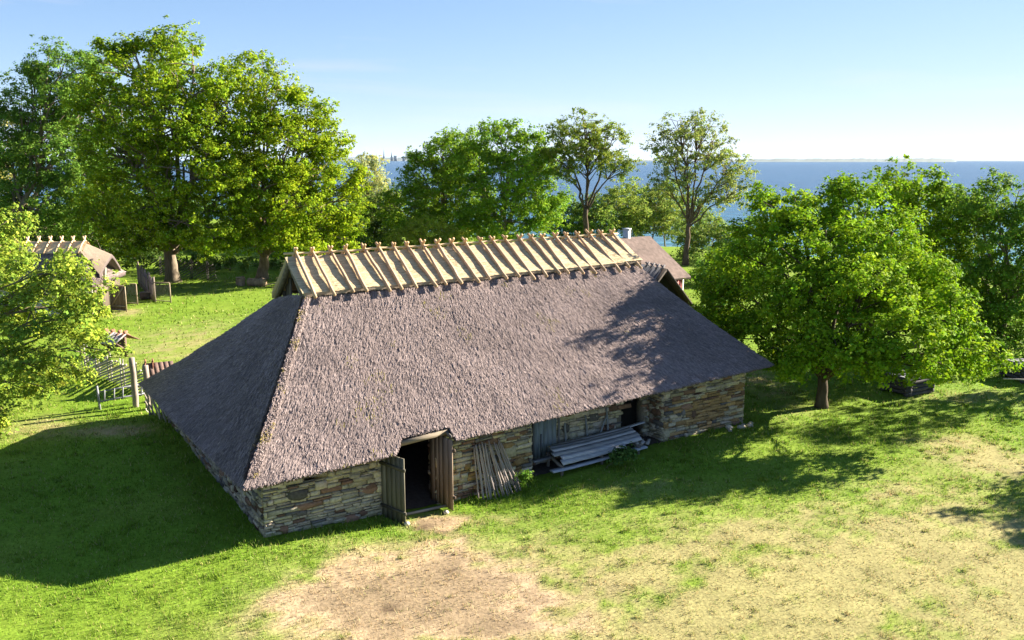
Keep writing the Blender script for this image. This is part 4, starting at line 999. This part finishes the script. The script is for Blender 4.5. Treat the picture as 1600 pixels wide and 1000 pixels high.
# board fence running back with mesh gates
def board_fence():
    a = at(241, 472)[:2]; b = at(222, 450)[:2]; b = a + (b - a) * 1.35
    a = np.array([*a, gz(*a)]); d = np.array([*b, 0]) - np.array([a[0], a[1], 0]); L_ = np.linalg.norm(d); d = d / L_; nr = np.array([-d[1], d[0], 0])
    root = thing('board_fence', 'tall grey upright board fence running back between two mesh gates', 'fence', a)
    m = MB(); n = 34
    for k in range(n):
        x = L_ * (k + .5) / n; h = 1.75 + R.normal(0, .1); c = d * x + np.array([0, 0, h / 2]) + nr * R.normal(0, .02)
        m.box(c, (L_ / n - .03, .035, h), np.array([d, nr, [0, 0, 1]]), np.array([.19, .15, .14]) * R.uniform(.6, 1.35))
    m.build('boards', M['wood'], root)
    for z in (.5, 1.35):
        q = MB(); q.beam(np.array([0, 0, z]) + nr * .05, d * L_ + np.array([0, 0, z]) + nr * .05, .05, .08, (0, 0, 1), (.16, .13, .12)); q.build('rail', M['wood'], root)
    for k in range(5):
        q = MB(); q.beam(d * L_ * k / 4 - nr * .08 + np.array([0, 0, -.2]), d * L_ * k / 4 - nr * .08 + np.array([0, 0, 1.9]), .1, .1, (1, 0, 0), (.22, .18, .15)); q.build('post', M['wood'], root)
board_fence()
def mesh_gate(label, x0, x1, yb, h, solid=False):
    a = at(x0, yb); b = at(x1, yb + 1); d = unit(np.array([b[0] - a[0], b[1] - a[1], 0])); L_ = np.linalg.norm((b - a)[:2]); nr = np.array([-d[1], d[0], 0])
    root = thing('plank_gate' if solid else 'mesh_gate', label, 'gate', (a[0], a[1], gz(a[0], a[1])))
    c = (.30, .24, .17)
    for x in (0, L_):
        q = MB(); q.beam(d * x, d * x + np.array([0, 0, h]), .07, .07, (1, 0, 0), c); q.build('stile', M['wood'], root)
    for z in ((.1, h) if not solid else (.1, .38, h)):
        q = MB(); q.beam(d * .04 + np.array([0, 0, z]), d * (L_ - .04) + np.array([0, 0, z]), .06, .06, (0, 0, 1), c); q.build('rail', M['wood'], root)
    if solid:
        m = MB(); n = 8
        for k in range(n): m.box(d * L_ * (k + .5) / n + np.array([0, 0, h / 2]) + nr * .05, (L_ / n - .01, .03, h - .1), np.array([d, nr, [0, 0, 1]]), np.array([.21, .145, .095]) * R.uniform(.75, 1.2))
        m.build('boards', M['wood'], root)
        q = MB(); q.beam(d * .1 + np.array([0, 0, .4]) - nr * .02, d * (L_ - .1) + np.array([0, 0, h - .1]) - nr * .02, .05, .08, (0, 0, 1), (.3, .22, .15)); q.build('brace', M['wood'], root)
    else:
        m = MB(); n = int(L_ / .11); r = .006
        for k in range(1, n): m.beam(d * L_ * k / n + np.array([0, 0, .1]), d * L_ * k / n + np.array([0, 0, h]), r, r, (1, 0, 0), (.12, .11, .1))
        for k in range(1, int(h / .11)): m.beam(np.array([0, 0, .1 + .11 * k]), d * L_ + np.array([0, 0, .1 + .11 * k]), r, r, (0, 0, 1), (.12, .11, .1))
        m.build('wire_mesh', M['wood'], root)
mesh_gate('wire mesh gate in a thin pale frame right of the board fence', 242, 267, 472, 1.5)
mesh_gate('wire mesh gate in a thin frame left of the board fence', 195, 215, 475, 1.55)
mesh_gate('brown plank gate with a diagonal brace at the cottage wall', 174, 198, 486, 1.85, True)
m = MB(); p = at(229, 468); m.box((0, 0, .3), (.8, .5, .45), None, (.07, .06, .055)); m.box((0, 0, .55), (.86, .56, .06), None, (.1, .09, .08)); m.box((-.3, 0, .04), (.08, .4, .08), None, (.06, .05, .05)); m.box((.3, 0, .04), (.08, .4, .08), None, (.06, .05, .05))
o = m.build('trough', M['wood']); o.location = (p[0], p[1], gz(p[0], p[1])); tag(o, 'small dark wooden box trough at the foot of the board fence', 'trough')

# thatched cottage behind the near maple
def cottage():
    p = at(170, 492) - np.array([.95, 0, 0]); root = thing('thatched_cottage', 'small thatched cottage with whitish wall, behind the near maple at the left', 'cottage', (p[0], p[1], gz(p[0], p[1])), math.radians(4))
    W, D_ = 13.0, 4.8; ez, rz_ = 2.3, 4.75
    m = MB(); stones(m, (-W, 0, 0), (1, 0, 0), (0, -1, 0), W, -.4, lambda x: 2.3, lambda x, z, c, rr: c * .3 + np.array([.42, .40, .36]), None, 0, 91, 1.5)
    
    m.box((-W / 2, D_ / 2, 1), (W - .06, D_ - .06, 2.6), None, (.45, .42, .38)); m.build('wall', M['stone'], root)
    q = MB()
    for k in range(22): q.box((.03, .12 + D_ * (k + .5) / 23, 1.2), (.05, D_ / 23 - .012, 3.0), None, np.array([.12, .095, .075]) * R.uniform(.7, 1.3))
    q.build('gable_boards', M['wood'], root)
    q = MB()
    for k in range(6): q.box((-5.5 + k * .2, -.09, 1.0), (.19, .05, 1.9), None, np.array([.28, .28, .29]) * R.uniform(.8, 1.2))
    q.build('door', M['wood'], root)
    m = MB()
    e0, e1 = np.array([-W - .6, -.6, ez]), np.array([.25, -.6, ez]); t0, t1 = np.array([-W + 1.5, 1.5, 4.15]), np.array([-1.0, 1.5, 4.15])
    f0, f1 = np.array([-W - .6, D_ + .6, ez]), np.array([.25, D_ + .6, ez]); u0, u1 = np.array([-W + 1.5, D_ - 1.5, 4.15]), np.array([-1.0, D_ - 1.5, 4.15])
    s1, b1 = thatch_patch(m, e0, e1, t0, t1, .06, .06, 0); s2, b2 = thatch_patch(m, e1, f1, t1, u1, .08, .08, 1); s3, _ = thatch_patch(m, f0, f1, u0, u1, .2, .2, 0); s4, _ = thatch_patch(m, e0, f0, t0, u0, .2, .2, 1)
    stalks(m, s1, 14000, (.12, .3), (.014, .03), (0, .06)); stalks(m, s2, 6000, (.12, .3), (.014, .03), (0, .06))
    for bb, inn in ((b1, np.array([0, 1., 0])), (b2, np.array([-1., 0, 0]))):
        u = np.linspace(0, 1, 60); e = bb(u, u * 0); lo = e - np.array([0, 0, .28]) + R.normal(0, .02, e.shape) * .5; m.grid(np.stack([e, lo, lo + inn * .7 + np.array([0, 0, .1])]), TH2)
    # hood over the gable
    s_, v_ = np.meshgrid(np.linspace(-1, 1, 40), np.linspace(0, 1, 14))
    P = np.stack([-1.25 + 1.6 * v_ + .2 * (1 - np.abs(s_)) * v_, D_ / 2 + s_ * (.95 + .95 * v_), 4.75 - .85 * v_ - (.42 + .75 * v_) * np.abs(s_) ** 1.25 + .02 * vnoise(s_ * 9, v_ * 7, seed=3)], -1)
    m.grid(P, np.array([.27, .21, .16])); lo = P[-1] - np.array([0, 0, .25]); m.grid(np.stack([P[-1], lo, lo + np.array([-.7, 0, 0])]), TH2)
    m.build('thatch_roof', M['thatch'], root)
    m = MB(); u, v = np.meshgrid(np.linspace(0, 1, 160), np.linspace(0, 1, 20))
    for sd in (-1, 1):
        P = np.stack([-W + 1.4 + (W - 2.45) * u, D_ / 2 + sd * 1.1 * (1 - v), 4.12 + (rz_ - 4.0) * v + .015 * vnoise(u * 8, v * 14, seed=3)], -1); m.grid(P, (np.array([.58, .45, .26]) * (1 + .2 * vnoise(u * 9, v * 30, seed=5))[..., None]))
    m.build('reed_ridge', M['reed'], root)
    for k in range(14):
        x = -W + 1.7 + (W - 2.95) * k / 13
        for sd in (-1, 1):
            q = MB(); q.tube(np.array([[x, D_ / 2 + sd * 1.25, 4.15], [x + .01, D_ / 2 + sd * .55, 4.68], [x, D_ / 2, rz_ + .2], [x, D_ / 2 - sd * .22, rz_ + .46]]), .065, 6, np.array([.56, .385, .235]) * R.uniform(.85, 1.1)); q.build('ridge_pole', M['pole'], root, True)
    q = MB(); q.beam((.35, D_ / 2 - .9, 3.1), (.5, D_ / 2 - 1.6, 2.0), .12, .16, (1, 0, 0), (.3, .26, .2)); q.build('barge_board', M['wood'], root)
    q = MB(); q.box((-.35, D_ / 2, 3.0), (.06, 3.0, 1.5), None, (.05, .04, .035)); q.build('gablet', M['wood'], root)
cottage()

# bark roofed hut behind the barn's right end
def hut():
    Y_ = 50.0; ap = atY(1039, 421, Y_); dz = 2.3; root = thing('roofed_hut', 'dark board roofed hut peeping over the right end of the barn', 'hut', (ap[0], ap[1], 0), math.radians(24))
    zr = ap[2]
    for sd in (-1, 1):
        m = MB(); n = 9
        for k in range(n):
            y = .15 + k * .42
            m.beam((sd * 2.0, y, zr - dz + .02 * (k % 2)), (0, y, zr + .03 * (k % 2)), .40, .09, (0, 0, 1), np.array([.10, .10, .112] if sd < 0 else [.05, .04, .036]) * R.uniform(.75, 1.25))
        m.build('roof_boards', M['wood'], root)
        q = MB(); q.beam((sd * 2.15, -.05, zr - dz * 1.08), (0, -.05, zr + .02), .12, .32, (0, -1, 0), (.05, .04, .034)); q.build('barge_board', M['wood'], root)
    m = MB(); m.add([(-1.7, .5, zr - 2.1), (1.7, .5, zr - 2.1), (0, .5, zr - .12)], None, [[0, 1, 2]], (.02, .018, .016)); m.box((0, 2.2, (zr - 2.0) / 2 - .1), (3.0, 3.4, zr - 2.0 + .3), None, (.10, .08, .065)); m.build('wall', M['wood'], root)
    for k in range(4):
        q = MB(); y = .2 + k * .55; q.beam((-.18, y, zr - .05), (.12, y, zr + .24), .09, .06, (0, 1, 0), (.16, .15, .16)); q.beam((.18, y + .05, zr - .05), (-.12, y + .05, zr + .24), .09, .06, (0, 1, 0), (.14, .13, .14)); q.build('ridge_peg', M['wood'], root)
hut()

# red shed with brown shingle roof
def shed():
    ang = math.radians(90 - 58); c = atY(1066, 429, 62.5); z0 = float(gz(c[0], c[1]))
    root = thing('red_shed', 'red boarded shed with brown shingle roof and white corner trim behind the barn', 'shed', (c[0], c[1], z0), ang)
    W, D_ = 15.0, 8.4; ez = c[2] - z0; rz_ = 10.5 - (366 - 250) / 1353 * 68 - z0
    m = MB()
    for k in range(50): m.box((-W + W * (k + .5) / 50, 0, ez / 2), (W / 50 - .012, .06, ez), None, np.array([.30, .036, .034]) * R.uniform(.8, 1.2))
    for k in range(28): m.box((0, D_ * (k + .5) / 28, ez / 2), (.06, D_ / 28 - .012, ez), None, np.array([.20, .028, .026]) * R.uniform(.8, 1.2))
    m.box((-W / 2, D_ / 2, ez / 2), (W - .1, D_ - .1, ez), None, (.10, .02, .02)); m.build('wall', M['paint'], root)
    q = MB(); q.box((.02, -.02, ez / 2 - .05), (.13, .13, ez), None, (.75, .75, .72)); q.build('corner_trim', M['paint'], root)
    q = MB(); q.box((-.9, -.05, ez * .55), (.9, .06, 1.1), None, (.16, .035, .035)); q.build('shutter', M['paint'], root)
    for sd in (0, 1):
        y0, y1 = (-.55, D_ / 2) if sd == 0 else (D_ + .55, D_ / 2)
        u, v = np.meshgrid(np.linspace(0, 1, 260), np.linspace(0, 1, 46))
        row = np.floor(v * 22); br = _hash(np.floor(u * 90 + row * .5), row, row * 0, 5)
        P = np.stack([-W - .3 + (W + .75) * u, y0 + (y1 - y0) * v, ez - .18 + (rz_ - ez + .18) * v + .025 * (1 - (v * 22 - row))], -1)
        mm = MB(); mm.grid(P, (np.array([.165, .118, .10]) * (1 + .20 * br + .12 * vnoise(u * 8, v * 6, seed=4))[..., None]))
        lo = P[0] - np.array([0, 0, .12]); mm.grid(np.stack([P[0], lo]), (.12, .08, .07)); r1 = P[:, -1] - np.array([0, 0, .14]); mm.grid(np.stack([P[:, -1], r1]), (.14, .09, .08))
        mm.build('roof', M['shingle'], root)
    q = MB(); q.add([(-.03, 0, ez), (-.03, D_, ez), (-.03, D_ / 2, rz_ - .1)], None, [[0, 1, 2]], (.18, .028, .026)); q.build('gable', M['paint'], root)
    # chimney
    cp = atY(923, 385, 69); l = np.array([cp[0] - c[0], cp[1] - c[1]]); lx = l[0] * math.cos(ang) + l[1] * math.sin(ang); zc = 10.5 - (352 - 250) / 1353 * 69 - z0
    q = MB(); q.box((lx, D_ / 2 + .1, zc - .9), (.42, .42, 1.8)); q.box((lx, D_ / 2 + .1, zc + .03), (.50, .50, .09)); q.build('chimney', M['metal'], root)
shed()

# ------------------------------------------------------------------ far shore
def ridge_land(name, pts, Y_, thick, col, seed):
    m = MB(); n = 160
    px = np.linspace(pts[0][0], pts[-1][0], n); top = np.interp(px, [p[0] for p in pts], [p[1] for p in pts])
    P = []
    for f, yy in ((0, -600), (.75, -150), (1, 0), (.75, 300), (0, 900)):
        r = []
        for i in range(n):
            a = atY(px[i], 250, Y_ + yy); hh = (top[i] + 5) * (1 + .16 * float(vnoise(np.array([i * .45]), np.array([0.]), seed=seed)[0])) * f
            r.append([a[0], a[1], -5 + hh])
        P.append(r)
    m.grid(np.array(P), col); o = m.build(name, M['far'], smooth=True); return tag(o, kind='structure')
ridge_land('far_peninsula', [(1130, 12), (1200, 20), (1320, 22), (1450, 26), (1490, 20), (1495, 2)], 7500, 1, (.10, .13, .13), 3)
ridge_land('far_coast', [(440, 40), (560, 45), (600, 38), (640, 42), (700, 36), (800, 16), (1100, 8), (1400, 6), (1500, 12), (1700, 14)], 12000, 1, (.13, .15, .15), 8)
for k, (px, h, w, sp, lb) in enumerate(((588, 45, 26, 60, 'pale church tower with tall spire, left of the far city spires'), (600, 50, 24, 105, 'tallest pointed spire of the far city on the horizon'), (612, 50, 26, 72, 'pointed spire right of the tallest one on the far horizon'), (618, 70, 40, 0, 'low block right beside the spires of the far city'), (631, 62, 34, 0, 'tower block at the right end of the far city'), (574, 75, 40, 0, 'tower block at the left end of the far city'))):
    Y_ = 11200 if k < 6 else 7300; a = atY(px, 250, Y_)
    root = thing('far_tower', lb, 'tower', (a[0], a[1], -5))
    m = MB(); m.box((0, 0, h / 2), (w, w, h), None, (.16, .17, .19)); m.box((0, 0, h * .96), (w * 1.15, w * 1.15, h * .06), None, (.14, .15, .17)); m.build('tower_body', M['far'], root)
    if sp:
        m = MB(); m.tube(np.array([[0, 0, h], [0, 0, h + sp * .35], [0, 0, h + sp]]), np.array([w * .48, w * .26, .8]), 8, (.10, .13, .13)); m.build('spire', M['far'], root)

# ------------------------------------------------------------------ air
hz = bpy.data.materials.new('sea_air'); hz.use_nodes = True
ht = hz.node_tree; ht.nodes.clear(); ho = ht.nodes.new('ShaderNodeOutputMaterial'); pv = ht.nodes.new('ShaderNodeVolumePrincipled')
pv.inputs['Color'].default_value = (.55, .75, 1, 1); pv.inputs['Density'].default_value = HAZE; pv.inputs['Anisotropy'].default_value = 0
ht.links.new(pv.outputs[0], ho.inputs['Volume'])
m = MB(); m.box((0, 30000 - 300, 125), (44000, 60000, 290)); o = m.build('haze', hz); tag(o, kind='stuff')
